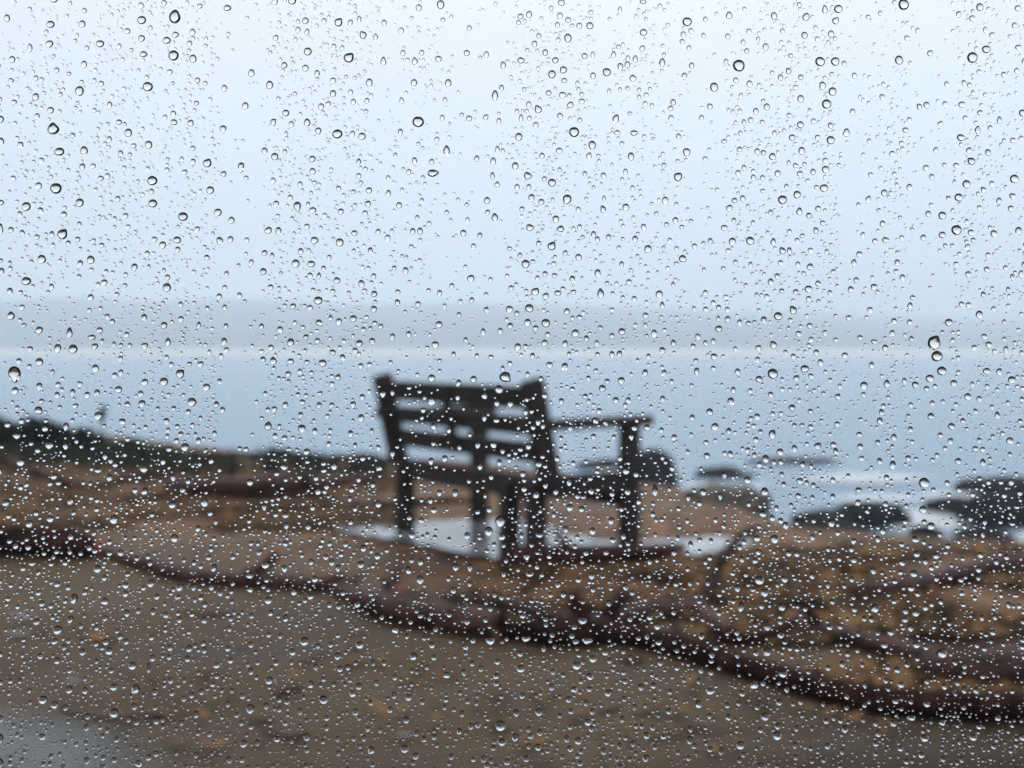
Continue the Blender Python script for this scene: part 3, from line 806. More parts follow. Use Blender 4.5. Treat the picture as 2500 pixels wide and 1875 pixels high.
# ------------------------------------------------------------------ window pane and rain
# raindrops on the pane: x, y, width, height and tip of each, per tile of the glass (tile units)
DROPS = {
(0,0): "1140,118,80,90u;1132,367,68,68;966,568,66,62;525,596,58,64;355,842,82,76u;395,988,66,54;373,1225,76,70;995,1175,66,62;998,1322,58,54;181,1342,60,58;414,1521,72,70a;1193,1407,64,58;1350,1062,62,56a;1369,1236,52,50;1418,1380,52,50;1452,842,46,50;554,981,52,56;526,1317,54,56;971,943,50,52;840,866,50,54;338,166,56,46;542,164,44,50;331,293,48,50;658,291,54,46;927,138,58,54;1088,269,54,46;1258,388,46,56;1635,480,42,50;1595,692,42,50;1568,1086,44,64d;18,924,44,54;144,946,44,48b;242,634,46,48;1506,1430,44,48e;1430,1563,44,50;1155,1558,54,46;1062,1590,46,46;273,1370,42,46;338,720,44,44;205,320,38,56u;90,392,42,44;554,425,40,48;57,126,44,50d;260,1208,44,48;1460,578,38,46;926,256,42,46;938,358,50,40;1144,233,46,40;1255,216,40,44;1235,290,38,40;1107,473,40,36;1203,1120,38,36;1242,803,44,42;1135,797,42,40;1480,60,50,40;360,8,48,36;923,44,38,42;14,780,48,50;16,1316,46,36;14,1490,40,70u;822,1402,38,38;424,1393,40,42;102,668,38,34;1072,26,34,36;1302,47,34,36;1499,1554,38,46;1009,1553,38,36;1159,1620,38,38;452,1580,34,40;668,1592,36,34;1455,1131,40,36;1185,1036,30,32;1090,1106,32,36;155,1513,34,42;524,1458,34,42d;251,760,36,42;717,908,36,40;780,797,40,36;834,208,42,36;662,1160,40,36;98,1160,38,36;1258,1052,36,40",
(1,0): "127,18,42,48;240,12,52,54;325,142,44,44;538,153,56,58a;697,235,50,52b;340,341,52,52;605,381,70,68a;188,430,40,44;325,448,44,44;94,557,46,54;503,613,42,48;737,541,44,52;503,528,38,42;1198,38,50,58;1057,58,40,46;1031,404,42,48u;828,406,40,54u;1026,542,42,46;1247,545,44,52;1053,795,76,70;1237,982,50,58u;1147,1126,72,52r;1184,388,44,40;1602,429,38,46;1549,628,44,72u;1537,1050,38,48;198,738,46,44;336,800,48,50u;426,697,40,44;117,797,40,50a;531,873,66,60;408,852,42,48d;690,888,50,46;61,983,42,48d;127,1020,48,50;369,1034,44,42;371,1114,42,42;735,1237,42,40;272,1340,54,62d;371,1367,46,46;553,1374,40,40;728,1325,42,44;135,1325,38,44;84,1496,50,44;151,1500,38,52;383,1560,52,46;546,1574,52,54;641,1514,42,38;744,1628,36,48a;294,1632,38,46;1548,1414,46,56u;1498,1302,42,44;856,1545,38,46;1345,1513,40,46;1018,1501,36,42;1451,1530,34,42;794,1506,34,42;860,1258,36,48u;1367,350,40,40;1383,190,34,36;954,350,34,40;1076,348,34,36;946,658,32,40u;938,862,36,48d;1591,575,34,44d;1533,1146,34,48u;1564,1200,40,36u;1140,1053,36,38;1565,972,34,40e;1574,790,32,40;445,144,34,40;614,155,36,44a;672,133,34,44u;833,156,34,42;508,308,34,36;617,603,32,38;668,1055,34,48u;116,1174,34,40;539,1225,34,36;290,1198,32,38;335,1470,38,36;60,1642,40,38;133,252,36,40;277,199,34,38;335,215,34,40;1501,1380,34,36;1029,1046,36,42;1077,1303,28,36d;1047,1414,28,36;1371,1429,28,38;1124,1450,30,28;860,1158,28,38;905,1010,28,36d;1208,768,32,38;1382,772,40,38;1334,750,30,30;1226,653,30,34",
(2,0): "319,25,46,44;110,101,40,46;503,174,48,46;361,254,48,60;145,292,38,44;435,174,38,42;849,217,50,44;1131,149,62,58;1402,108,42,50;612,474,54,54;332,459,50,50e;258,488,52,52;1465,432,78,78;1638,311,40,48;970,415,44,58u;700,438,40,46;781,513,46,42;1113,500,38,46;1305,571,54,60;1534,550,40,46;169,715,50,54b;326,622,48,42;377,685,46,38;670,778,46,58a;1645,699,42,48;44,892,48,52;401,861,66,66;518,945,50,56;1128,990,50,52;788,867,50,40r;769,1019,44,52;21,1080,44,50;102,1143,52,48;1072,1150,58,60a;258,1188,54,52;356,1295,62,66e;126,1286,42,52;189,1312,42,40;989,1302,42,50;735,1347,46,48;588,1360,40,48b;1404,1353,42,46;283,1424,44,50;116,1478,50,46;313,1486,48,42;1055,1432,38,46;256,1598,58,56a;795,1553,38,46;878,1616,48,52;1538,1563,54,54;1423,1569,46,54;1371,1479,44,38;497,1016,40,44a;591,1143,36,44;1470,974,38,38;1460,1126,36,42;1584,985,36,40;1027,771,36,40;55,113,42,34;310,108,38,40;362,137,38,38;846,18,40,36;1393,243,36,38;1107,231,36,42;1156,207,34,38;1100,277,36,34;841,320,36,40;1143,318,32,36;173,240,32,38;656,361,34,46u;796,390,36,50u;469,370,40,40;280,397,44,40;58,398,46,42;337,528,38,34;237,608,38,36;311,758,38,44;305,981,44,40;194,1014,36,40;450,662,40,36;58,772,32,50u;1041,668,36,42;860,677,32,34;866,620,34,28;1446,526,38,36;1516,337,34,34;1530,210,34,36;1492,281,32,38;1278,695,36,40;1224,768,32,34;1498,800,32,44u;1617,800,34,38;1475,868,30,34;1498,1092,34,40u;1559,1155,32,42;1437,1303,38,36;1433,1434,32,40;1397,1627,38,32;552,1554,32,42;594,1290,26,40u;436,1475,32,38;428,1362,34,40;778,1222,28,36;932,1388,30,34a;1062,1328,26,34;1557,1448,30,36;1236,1580,28,32;1019,1560,32,34;1156,1436,32,28;1248,1033,34,32;1249,132,30,34;1237,238,30,36;697,72,28,42;955,46,32,28;509,88,34,32;680,864,40,32;471,1130,32,36;432,1655,44,36;1108,1668,50,40",
(3,0): "33,111,40,50;240,118,48,52;362,71,40,54u;448,66,56,54;870,38,70,72;430,143,50,46a;230,236,42,46;401,226,40,44;1362,55,50,50;1607,62,44,42a;331,406,64,62;428,405,56,56;840,397,54,60;1314,380,68,72;1403,327,56,50;1441,236,38,42;127,467,40,44b;346,561,44,52;411,599,52,56;373,680,62,62;205,646,44,50;1225,101,38,44a;203,813,44,44;399,819,40,42b;500,866,46,52;399,913,54,54;150,896,42,42;212,982,44,52;24,1020,50,44;56,1128,40,42;366,1103,48,48;356,1223,56,50;183,1265,50,50;88,1298,60,58;197,1375,44,50u;1018,687,40,46;1246,684,46,42;1638,738,48,46;1348,850,40,56u;1240,897,52,46;1489,785,36,48u;1415,993,38,46;1308,1050,54,52b;1077,980,38,42a;1014,1092,40,40;1585,1164,60,56;1276,1198,52,56;1226,1283,56,52;1386,1235,40,42b;908,1217,38,44;745,1254,42,46;641,1298,40,50a;1029,1390,38,44;1120,1400,52,52;1212,1494,68,66;1304,1510,40,42;1453,1517,46,46;1612,1500,44,54;1574,1275,40,42;1562,1355,38,42;1120,1525,48,42;997,1543,38,42;753,1558,46,42r;304,1497,38,44b;88,1628,48,46b;29,1572,40,48u;318,1355,38,38;258,1400,36,38;734,1452,38,40;584,1650,40,40;269,1625,38,36;1313,127,42,40;1587,173,40,38;1612,317,44,42;1600,466,34,38;1650,408,36,46;1293,980,42,40;1210,1077,40,36;1364,736,40,34;1486,1305,38,40;1160,1290,34,36;312,1362,34,34;348,1448,36,34;540,731,36,44;552,496,32,40;1148,553,32,40;1137,681,34,40;732,636,38,42;892,254,38,34;796,1000,38,36;960,205,30,38;1107,808,38,38a;1040,352,38,44a;882,848,42,34;313,260,34,34;201,1130,42,36;173,1077,36,34;230,1068,30,28;250,1175,32,28;206,507,36,36;172,571,30,32;131,753,34,34;114,1214,34,36;288,790,36,34;140,367,34,28;658,1137,34,34;1051,1150,34,40;685,1565,36,34;857,1543,32,32;606,1525,32,38a;711,1367,34,28;1184,1595,32,28;1139,1595,32,30;1277,1440,30,38u;132,1505,32,36;183,1562,32,38;216,1530,34,30;1415,1655,34,34;1429,836,34,38;1318,608,28,34;1295,558,32,34;1516,490,34,36",
(0,1): "281,24,56,58;597,28,52,56;528,52,40,46;880,75,48,50d;22,102,40,50e;181,165,66,54;684,174,46,42;75,231,40,50;1089,207,56,60;597,270,46,44d;344,202,34,44;1348,12,38,36;82,389,56,52u;265,481,50,46;461,500,44,62u;941,400,40,46;1071,450,46,48e;737,426,36,38;655,481,42,42;605,528,54,38l;1180,410,38,42;1295,450,32,44u;483,604,60,60;384,600,48,60;623,587,48,44d;945,583,46,46d;1096,560,40,54u;1458,555,38,52;205,603,38,38;266,687,52,52;105,764,90,104d;628,728,46,52;109,873,48,48;265,845,44,52d;1174,764,62,62a;1070,815,56,56;947,817,46,44;1344,850,50,48;1306,701,42,40;776,865,50,46;638,885,42,44e;480,884,38,48d;790,665,34,42d;792,755,34,44d;575,900,40,42;260,1000,58,56c;834,961,42,42c;928,956,46,48;1249,947,62,58;1227,1009,36,38;1408,961,36,42;646,1036,58,54;802,1073,50,46c;1086,1069,44,44d;437,1104,40,54d;304,1117,48,44c;1206,1238,56,56;1104,1250,40,36;150,1068,40,38;122,1165,52,46l;333,1226,58,48;434,1229,40,50d;62,1092,44,40;690,1297,40,46d;146,1335,54,52;5,1392,40,50;362,1427,48,42;942,1377,56,54;1376,1325,38,44e;718,1433,40,50d;1130,1433,36,44d;1227,1456,36,44;946,1523,46,48;469,1582,44,56e;1627,1465,46,42;1332,1595,52,54;1125,1611,50,48;50,1598,52,46;146,1498,36,38;336,1472,38,36;154,333,38,34;602,92,30,30;697,104,32,34;1474,118,30,40;1462,207,30,38;1462,335,32,42c;1470,455,30,38;1440,648,28,38;1429,812,34,42d;1350,340,30,34;1178,316,32,38;1093,140,36,38;1263,104,28,30;522,137,32,36;823,122,32,30;766,250,36,32;588,353,32,32;830,510,36,38;672,553,28,34;747,573,28,38u;850,580,32,32;1088,657,30,34;386,834,38,36;380,900,34,42;280,940,38,34;398,980,30,32;480,1064,30,30;498,970,46,32a;123,982,30,32;202,717,30,36;1396,1148,32,38;1254,1095,32,34;951,1108,30,32;1306,1048,28,34d;1274,1155,24,36;1600,1250,36,32;256,1258,40,36;837,1187,36,28;1430,1383,28,36;646,1388,48,36;637,1640,36,34;640,1580,36,34;883,1518,36,36;146,238,30,32;166,450,36,28;214,40,30,32;74,48,30,30",
(1,1): "53,103,48,48e;262,51,52,54;362,54,54,42;528,160,46,42;687,182,42,50;972,97,38,48;1393,148,46,52;769,247,44,44e;407,290,58,54;243,327,40,40;354,337,40,36;919,303,38,46c;767,345,40,44;1493,350,34,44d;1643,347,48,46;414,434,52,44c;541,426,42,46;634,407,46,46;41,458,32,42;161,478,44,46c;699,477,36,34;1187,445,46,46;1473,492,32,46;887,523,34,42;992,508,34,44;1647,455,38,44;229,561,48,54;328,527,40,38a;671,568,48,46;756,551,42,44d;1163,575,48,44;101,594,38,40;501,625,40,42;564,658,40,46d;117,681,50,50u;50,671,42,38;229,683,44,42;435,694,54,48;534,786,42,42a;682,713,36,38;213,765,38,40;1140,791,48,48;1410,798,42,46;1314,822,36,48e;1615,784,78,72c;1575,865,58,56;1480,906,42,44;825,893,48,48d;887,884,30,44;692,914,36,42;1140,937,46,54d;1308,916,32,40;195,964,38,40;306,946,38,38;495,966,34,38;1561,953,38,44;1648,958,40,46;84,1102,54,56u;294,1028,34,38;685,1048,44,48;302,1117,52,52;386,1134,36,48c;1152,1103,42,48c;1253,1128,30,42;1481,1050,34,40;1559,1065,40,32;190,1178,40,36;130,1165,34,40;333,1267,44,44;1438,1223,36,46;1538,1222,46,44c;1320,1238,32,40;888,1277,34,46d;1136,1327,40,46d;1225,1310,40,42;1453,1363,34,44;1598,1262,34,38;696,1309,38,40;802,1372,46,46e;185,1364,48,46;510,1360,44,50;408,1522,42,50e;1293,1532,40,52;1190,1532,34,42;668,1445,32,40;796,1606,42,46;1524,1429,32,42;59,1622,36,44d;1155,1645,42,42;1512,1640,36,40;476,1217,34,36;140,1408,36,34;442,83,32,36;356,128,36,38;411,132,32,44u;100,204,38,38;374,222,32,32;502,230,34,32;922,235,32,38;1191,242,34,42;1270,195,34,36;1399,288,34,38;1327,297,28,34;1223,325,28,36d;1316,381,28,34;1360,545,32,38c;1281,637,30,38;1432,648,28,40c;720,398,28,32;402,550,38,36;42,618,38,30l;308,463,36,30;335,688,34,34;323,613,28,32;498,830,34,40b;418,890,40,30a;277,898,30,34;66,891,28,36;124,991,38,38;82,996,34,34;43,1050,30,28;486,1130,28,36;754,1132,28,36;645,1225,30,38a;796,1240,34,36;1645,697,34,36;1654,208,36,34;244,1176,32,26;293,1184,28,24;1120,225,30,30;288,1430,32,32;338,1332,34,26;646,1636,32,36;1485,1551,26,34;1438,1655,36,34;874,690,28,32;1520,155,28,34;1358,72,26,30",
(2,1): "88,54,54,56;430,10,42,44;1103,20,50,48;554,115,44,52;390,154,42,52d;707,58,32,44;150,233,56,52a;296,242,42,42;218,260,42,42;112,340,56,54;573,248,48,64u;789,279,34,38;951,249,48,50;396,236,36,40a;355,361,40,46e;100,432,46,46;218,436,58,56;152,469,40,38;409,501,52,48;341,571,40,48a;210,564,44,42;37,590,46,46;710,491,46,46;481,536,34,42;862,386,40,36;918,503,40,50;970,322,34,46u;1335,473,48,44;1470,433,36,42;1626,416,42,50d;1201,523,34,42;1170,587,34,44b;1591,598,44,44a;972,613,40,46;694,635,40,44a;881,651,32,36;1304,652,44,44;1392,411,36,42;1300,305,34,36;242,706,48,40;340,717,42,58d;860,757,38,48;982,759,36,48d;1300,728,36,34;1457,750,36,44;1192,748,34,56a;1585,672,32,42;705,808,48,46;584,857,48,48e;615,812,36,36;493,793,32,38;1596,798,48,44;472,909,38,36a;670,935,42,44;973,925,36,46d;1413,942,48,54d;319,941,34,44;563,1003,38,38;1277,1010,46,48;87,1010,34,42;1164,1047,36,42;538,1067,46,44c;602,1080,38,36c;200,1101,34,42a;136,1109,36,36;376,1114,34,42d;872,1110,44,40;1582,1040,40,42;1310,1106,50,52;1400,1134,36,44;964,1128,32,38;769,1170,40,42d;1575,1190,38,40;107,1232,40,44;1259,1294,44,44;1253,1208,36,34;291,1311,34,38;698,1310,34,38;526,1168,34,38;172,1347,46,44;395,1341,34,36;736,1392,42,44;1520,1450,48,46;1638,1314,44,56;1373,1417,34,40d;70,1411,38,42;368,1463,34,52;216,1486,34,40a;78,1507,38,40;510,1519,44,46;157,1545,44,46;746,1525,42,46;924,1520,40,72u;1235,1528,46,46;284,1525,34,42;1345,1554,30,46d;819,1588,40,44e;1138,1563,34,42d;1632,1525,52,56;1530,1604,30,38d;1210,1601,36,38;373,1628,48,48;449,1638,40,42;1075,1636,34,34;506,1440,34,34;1617,1650,56,40;270,52,34,32;135,38,32,30;213,118,36,36;275,128,38,32;165,146,30,36;230,510,36,36;88,587,34,36;132,648,36,38;862,450,30,34u;868,300,24,28;1040,188,28,38u;1248,240,34,38;1335,335,34,38;1380,266,34,32;1332,407,28,36u;548,566,30,40;614,177,32,28;650,245,28,30;1240,92,26,34;1540,60,30,38;1443,42,30,34;1645,265,34,38;1510,193,28,34;1300,553,32,38;1187,680,34,36a;316,1250,34,34a;532,1250,36,28;658,1172,30,34;1312,1193,26,30;1135,1268,28,36;1373,1277,32,34;1565,1288,30,38;1538,873,36,34;100,766,30,34;187,795,30,40e;1030,813,30,34;972,1305,28,40u;460,1560,38,28;646,1540,36,34;550,1395,34,30;1560,1100,34,32;1524,1088,28,30;1158,1157,28,32;1365,82,32,28;1062,52,32,30",
(3,1): "267,73,46,44;76,47,36,38;549,48,38,50u;829,46,36,44;12,170,40,46;256,216,50,48;319,180,38,40;173,234,38,36;565,158,38,38;529,219,40,44;679,202,48,44e;1287,120,40,40;1407,89,38,38;1385,252,36,40b;394,241,30,40;257,278,36,36;157,353,50,58b;60,391,56,54;653,351,40,40;911,325,38,46u;1244,314,38,36;1359,382,48,54;1162,432,50,50;1650,60,36,46;515,402,38,36;909,430,34,38;264,453,38,38;361,498,30,40;30,577,46,54b;192,505,40,38;272,542,36,40e;1067,564,90,94a;1086,650,74,70;1117,745,64,58;1039,793,54,50;1194,825,46,46;680,556,38,34;751,596,40,44;1420,575,46,40;1530,608,34,54a;490,645,42,40;663,708,38,42;158,651,34,38;232,731,58,52e;26,763,68,68;178,792,42,44a;272,778,36,34;614,840,50,52;762,828,44,52u;946,834,46,42;1018,860,38,36;875,810,30,44;1407,746,52,42;1487,751,42,48a;1568,803,50,50;1409,845,30,34;444,911,42,40a;1284,911,46,46;1072,845,32,34;12,898,36,40;150,983,48,44;739,972,32,38e;916,964,32,36;1124,943,30,32;1047,1038,48,44;1180,1103,48,44;1335,1005,32,38b;1475,1033,38,50u;717,1068,42,50c;592,1058,30,30;22,1155,50,62a;440,1088,36,36;1253,1068,36,36;165,1097,34,32;915,1122,36,36;1107,1160,38,34;583,1155,36,36;807,1174,38,46;703,1207,34,38;590,1234,42,42;1172,1199,40,44a;1333,1247,38,36;1556,1196,48,46;416,1222,42,40;315,1230,48,50a;165,1247,40,48u;72,1268,48,46;217,1350,40,44a;598,1310,38,34;715,1327,36,42;899,1308,38,38;1222,1328,44,42;800,1352,42,62e;413,1450,36,40;512,1422,30,34;199,1455,48,42a;1003,1468,70,68;579,1515,46,40a;1151,1470,38,38;1228,1512,36,40;96,1478,32,40;287,1483,30,38;189,1552,40,40;412,1557,34,40;1062,1513,32,34;1162,1545,36,34e;1316,1543,36,38e;995,1640,52,48;899,1545,30,34;281,1563,30,36;1520,1387,28,32;1556,1284,32,32;1138,1245,32,32;1238,1248,26,28;1358,1192,32,32;1445,1170,26,36;1057,1320,34,28;1085,1290,32,34;458,843,28,36;352,890,26,32;84,228,34,34;14,512,24,26;126,468,26,28;1222,662,30,36;1327,595,34,38;1187,497,28,28;1222,493,28,28;1572,140,30,42;1549,262,24,32;1631,377,30,28;1637,858,34,32;1633,928,30,36;1450,345,34,38a;1519,428,28,32;1521,540,28,34;1632,628,32,34;1208,55,34,34;1418,1465,34,34;1600,1625,40,26;1498,1465,36,28;1207,963,32,34;1055,953,32,38;1188,1004,26,30;77,1020,34,32a;24,1022,30,34;85,800,24,36;32,1335,28,36;77,1333,34,38;245,1217,32,28;252,1148,28,30;213,1096,34,30a;245,840,22,26",
(0,2): "748,45,58,58;338,42,50,44;202,73,50,50;68,24,34,34;1290,103,38,42;468,155,38,48;1138,166,48,56;619,133,34,38;790,260,36,46;194,226,40,36;378,254,36,32;463,253,30,40;626,248,40,36;643,366,52,48;222,330,50,34;980,328,32,38;1264,324,30,38;1374,238,32,38;1360,292,40,32;1393,358,38,54a;1624,408,44,40;986,459,44,50;822,470,42,42;1172,483,48,48;1262,483,32,42;1376,482,32,42;381,464,46,38;452,485,34,38;260,519,40,34;491,555,50,66e;689,575,50,46;821,525,40,40;63,558,36,32;1627,498,38,40;1515,457,30,38;1162,548,40,36;1334,594,34,42;831,651,36,44;1000,640,32,46;1082,662,36,42;904,636,30,38;1252,658,34,36;468,690,40,52e;247,705,44,44;690,683,34,42;1170,693,34,42;1329,695,38,46c;533,733,30,38;635,744,34,36;386,760,64,58;365,832,46,42;827,833,36,42;632,847,38,38;990,808,38,40a;544,901,40,48;717,895,54,50;1232,878,42,46;1332,890,32,44;1484,880,44,36;270,927,36,40;996,940,38,46;1222,944,36,44;1500,955,38,40;380,958,40,46;867,990,54,52;1410,987,48,38;1631,853,36,40;1494,750,32,38;972,1005,28,66u;730,1020,34,36;1632,1025,34,46;458,1143,44,52;560,1150,36,48;747,1128,56,46;888,1140,54,66e;1112,1084,34,42;1010,1160,36,42;1121,1166,36,38;1312,1157,34,42;290,1210,62,56;363,1242,48,50;433,1260,36,42;748,1295,62,60;1198,1202,32,42;1278,1305,36,48;577,1316,34,42;893,1354,40,40;1022,1347,38,44;1577,1185,36,40;1629,1268,52,62;1482,1237,32,42;1061,1337,30,38;569,1388,34,44;703,1405,30,38;15,1330,38,46;14,1457,44,58;283,1447,44,42;764,1465,40,38;1412,1057,34,36;1011,1260,34,34;1184,1358,28,38;1290,1425,30,36;1585,1493,48,50;891,1520,34,34;1019,1558,34,40;1150,1552,30,38;1277,1567,34,40;572,1602,40,48;904,1621,44,48;751,1597,40,38;1491,1597,36,48;1574,1597,36,42;12,1618,46,60;672,1645,50,40;1632,1382,38,40;398,1558,28,32;421,1643,32,36;155,1598,34,32;333,1622,34,34;78,1088,34,34;70,1168,30,30;15,1098,34,36;1635,200,32,36;1516,288,34,36;1200,308,26,34;720,265,36,32;720,192,38,34;575,113,34,32;994,15,36,32;1622,55,32,32;1405,60,28,38;1110,290,26,24;1510,575,28,34;1524,645,26,34;1636,668,30,36;1294,1035,28,32;1200,1083,28,36;1075,590,26,32;1270,565,26,36;360,115,28,28;158,193,28,26;290,163,30,30;340,605,32,34;395,630,26,26;542,830,28,28;450,903,28,34;635,960,28,34;1560,1025,26,24;1508,1150,30,34;1570,1360,34,36",
(1,2): "196,18,44,42;202,85,34,44;343,90,38,48;618,62,34,42;996,34,34,34;1012,146,42,46;1369,149,38,46;1583,57,68,72;1508,122,56,62;1597,156,48,48e;1543,207,32,34;1253,172,26,32;28,258,40,38;64,120,30,30;194,202,34,40;456,287,36,38;585,205,34,38;700,232,44,44;362,320,34,40;791,283,42,44;1072,319,40,48e;1293,353,42,48;1387,355,38,48d;68,340,54,46;188,360,44,46d;535,357,36,46d;684,336,46,48;989,373,42,54c;1067,433,50,56d;1606,395,34,42;387,430,44,44;1281,503,40,42;250,512,42,46;664,592,44,46e;358,543,40,40;86,568,50,48;480,597,32,40;1519,623,30,36;1547,529,30,42;1385,460,30,38;100,650,38,42a;198,684,38,48;818,675,32,38;1372,705,36,44;1488,692,32,42;1125,683,28,38;1004,706,32,38;902,758,46,46c;1168,752,32,40;319,834,66,58;676,856,54,46;1140,856,36,44;1519,830,70,50a;243,903,44,42;532,928,44,46;1024,929,48,52e;163,796,32,40;89,790,34,34;135,972,36,36;763,970,30,42;391,998,30,42;1263,828,28,36;1253,662,32,32;547,1010,38,42;600,1000,34,42;91,1085,48,52;1347,1032,34,46d;1458,1008,32,42;1235,1050,46,44c;1567,963,40,40;1558,1056,40,42e;360,1110,38,54e;507,1110,32,34;670,1123,42,44;785,1100,32,42;440,1210,54,56;631,1171,50,44b;899,1180,34,46;991,1194,46,44;1081,1222,32,40;1109,1000,28,34;747,1227,28,40;72,1250,34,44;289,1286,34,44;648,1289,40,44;872,1273,36,46e;463,1328,38,36;976,1340,36,46;1337,1300,32,44;195,1362,34,32;461,1390,34,42;1395,1380,36,44;1319,1412,34,46e;1584,1378,72,70;1594,1484,58,50;1041,1427,32,42;335,1450,44,50;143,1464,42,40;235,1474,34,40;532,1462,32,38;14,1487,34,46;702,1458,30,40;751,1535,44,54e;966,1527,52,52;335,1535,34,36;538,1555,34,34;1035,1572,42,46;1266,1577,30,44;1476,1592,40,46;1627,1610,46,42;1538,1520,34,36;1525,1605,30,36;115,1638,32,36;808,1407,28,36;1560,1105,34,36;405,862,30,36;980,800,28,36;1490,1380,26,28;1225,1258,28,36;1325,1165,26,34;1437,1184,26,34;936,1120,26,30;1010,1110,28,28;1044,1030,24,32;315,1194,26,32;211,1305,26,28;423,1115,28,32;613,1085,32,26;648,972,28,32;235,968,28,36;268,725,28,28;75,437,32,34;1113,143,28,34;285,587,28,30;1503,1335,30,24;1180,1385,28,28;1590,1190,30,26;540,1315,26,28;1415,193,22,28;1248,430,28,32;835,445,26,34;748,528,28,30;516,460,28,32;55,480,30,28;133,15,34,32",
(2,2): "640,53,40,48;519,120,44,48;347,108,32,44;177,147,50,38;720,154,36,42;650,179,40,42;1314,50,32,40a;1132,54,28,36;1620,10,56,44;1582,168,48,40;1154,206,34,44;1212,178,36,36;1285,184,32,36;94,284,44,48d;239,282,36,44c;478,262,36,38;1047,260,36,44d;889,316,36,40d;407,220,34,32;454,318,28,36;115,400,46,34;515,410,40,42;428,436,38,36;299,466,36,40e;1597,440,64,54;1630,518,50,52;1590,255,40,40;1486,302,32,46;1570,312,40,36e;732,482,34,46;523,498,32,38;249,532,30,38;389,538,34,44e;627,586,32,44;1026,410,30,40;886,408,28,36;1134,366,32,34;1264,455,30,40;1149,457,28,40;68,668,40,34;455,697,60,54;403,740,38,34;889,677,42,40;762,687,36,42;1042,645,32,40;937,735,44,46;1480,608,36,70e;1612,605,34,42;1337,650,32,36;90,816,60,40r;485,829,66,50r;412,833,38,38;871,800,32,44;947,840,46,40a;1109,861,34,38;1227,799,34,46;1316,873,38,40;1650,740,44,46;1468,810,34,38;205,878,32,46a;52,912,38,38;602,905,42,38;720,897,34,38a;522,945,48,48;56,1010,54,50;417,989,56,52;957,970,36,44;1453,922,36,42d;1575,908,36,40;1648,900,52,56;265,1028,32,42;501,1060,50,44;1221,1016,38,46;1285,1032,36,42;1206,1088,28,44;1566,1110,60,62e;622,1166,50,42;833,1127,40,46;256,1128,36,44;401,1144,50,40c;913,1118,36,42;1278,1155,56,46r;499,1140,38,36;1205,1237,46,56e;1485,1168,42,42;1020,1158,34,36;66,1183,34,40;365,1207,40,42;479,1230,32,42;725,1204,30,38;792,1256,30,44;27,1294,40,48;174,1290,46,50;380,1284,38,36;519,1284,32,42;622,1297,30,42;491,1355,46,44;711,1335,32,44;1396,1322,38,44;1634,1318,50,54;1390,1245,34,38;1463,1232,30,36;1583,1258,36,36;107,1400,34,38;180,1421,34,46;375,1385,34,34;910,1388,34,42;867,1440,44,46;1153,1398,32,46;1148,1470,40,54;22,1452,44,50;427,1475,48,48;1475,1503,56,54;168,1516,42,46;372,1526,38,42;592,1543,38,44;694,1507,30,42;782,1492,32,42;866,1587,42,44;1353,1542,34,56e;1280,1528,38,38;93,1590,38,44;700,1643,46,44;447,1543,34,36;1606,1405,34,38;441,1620,38,36;1470,1600,30,36;325,1578,32,34;1608,1640,50,50;67,1648,36,34;62,148,28,42;89,78,26,34;125,212,30,32;165,262,30,26;270,15,30,36;1080,95,30,32;926,144,24,34;1070,165,28,40;930,48,26,36;1392,192,30,26;1498,192,36,36;1505,130,28,34;1595,92,30,26;1166,680,30,36;1232,690,28,36;1048,835,28,34;720,1035,32,32;275,865,28,34;457,577,28,32;128,572,34,28;1510,402,30,36;1573,728,32,30;1240,600,22,28;1365,502,24,34;838,1380,30,34;445,1092,32,32;330,1050,32,34;433,922,32,30;185,1165,28,32",
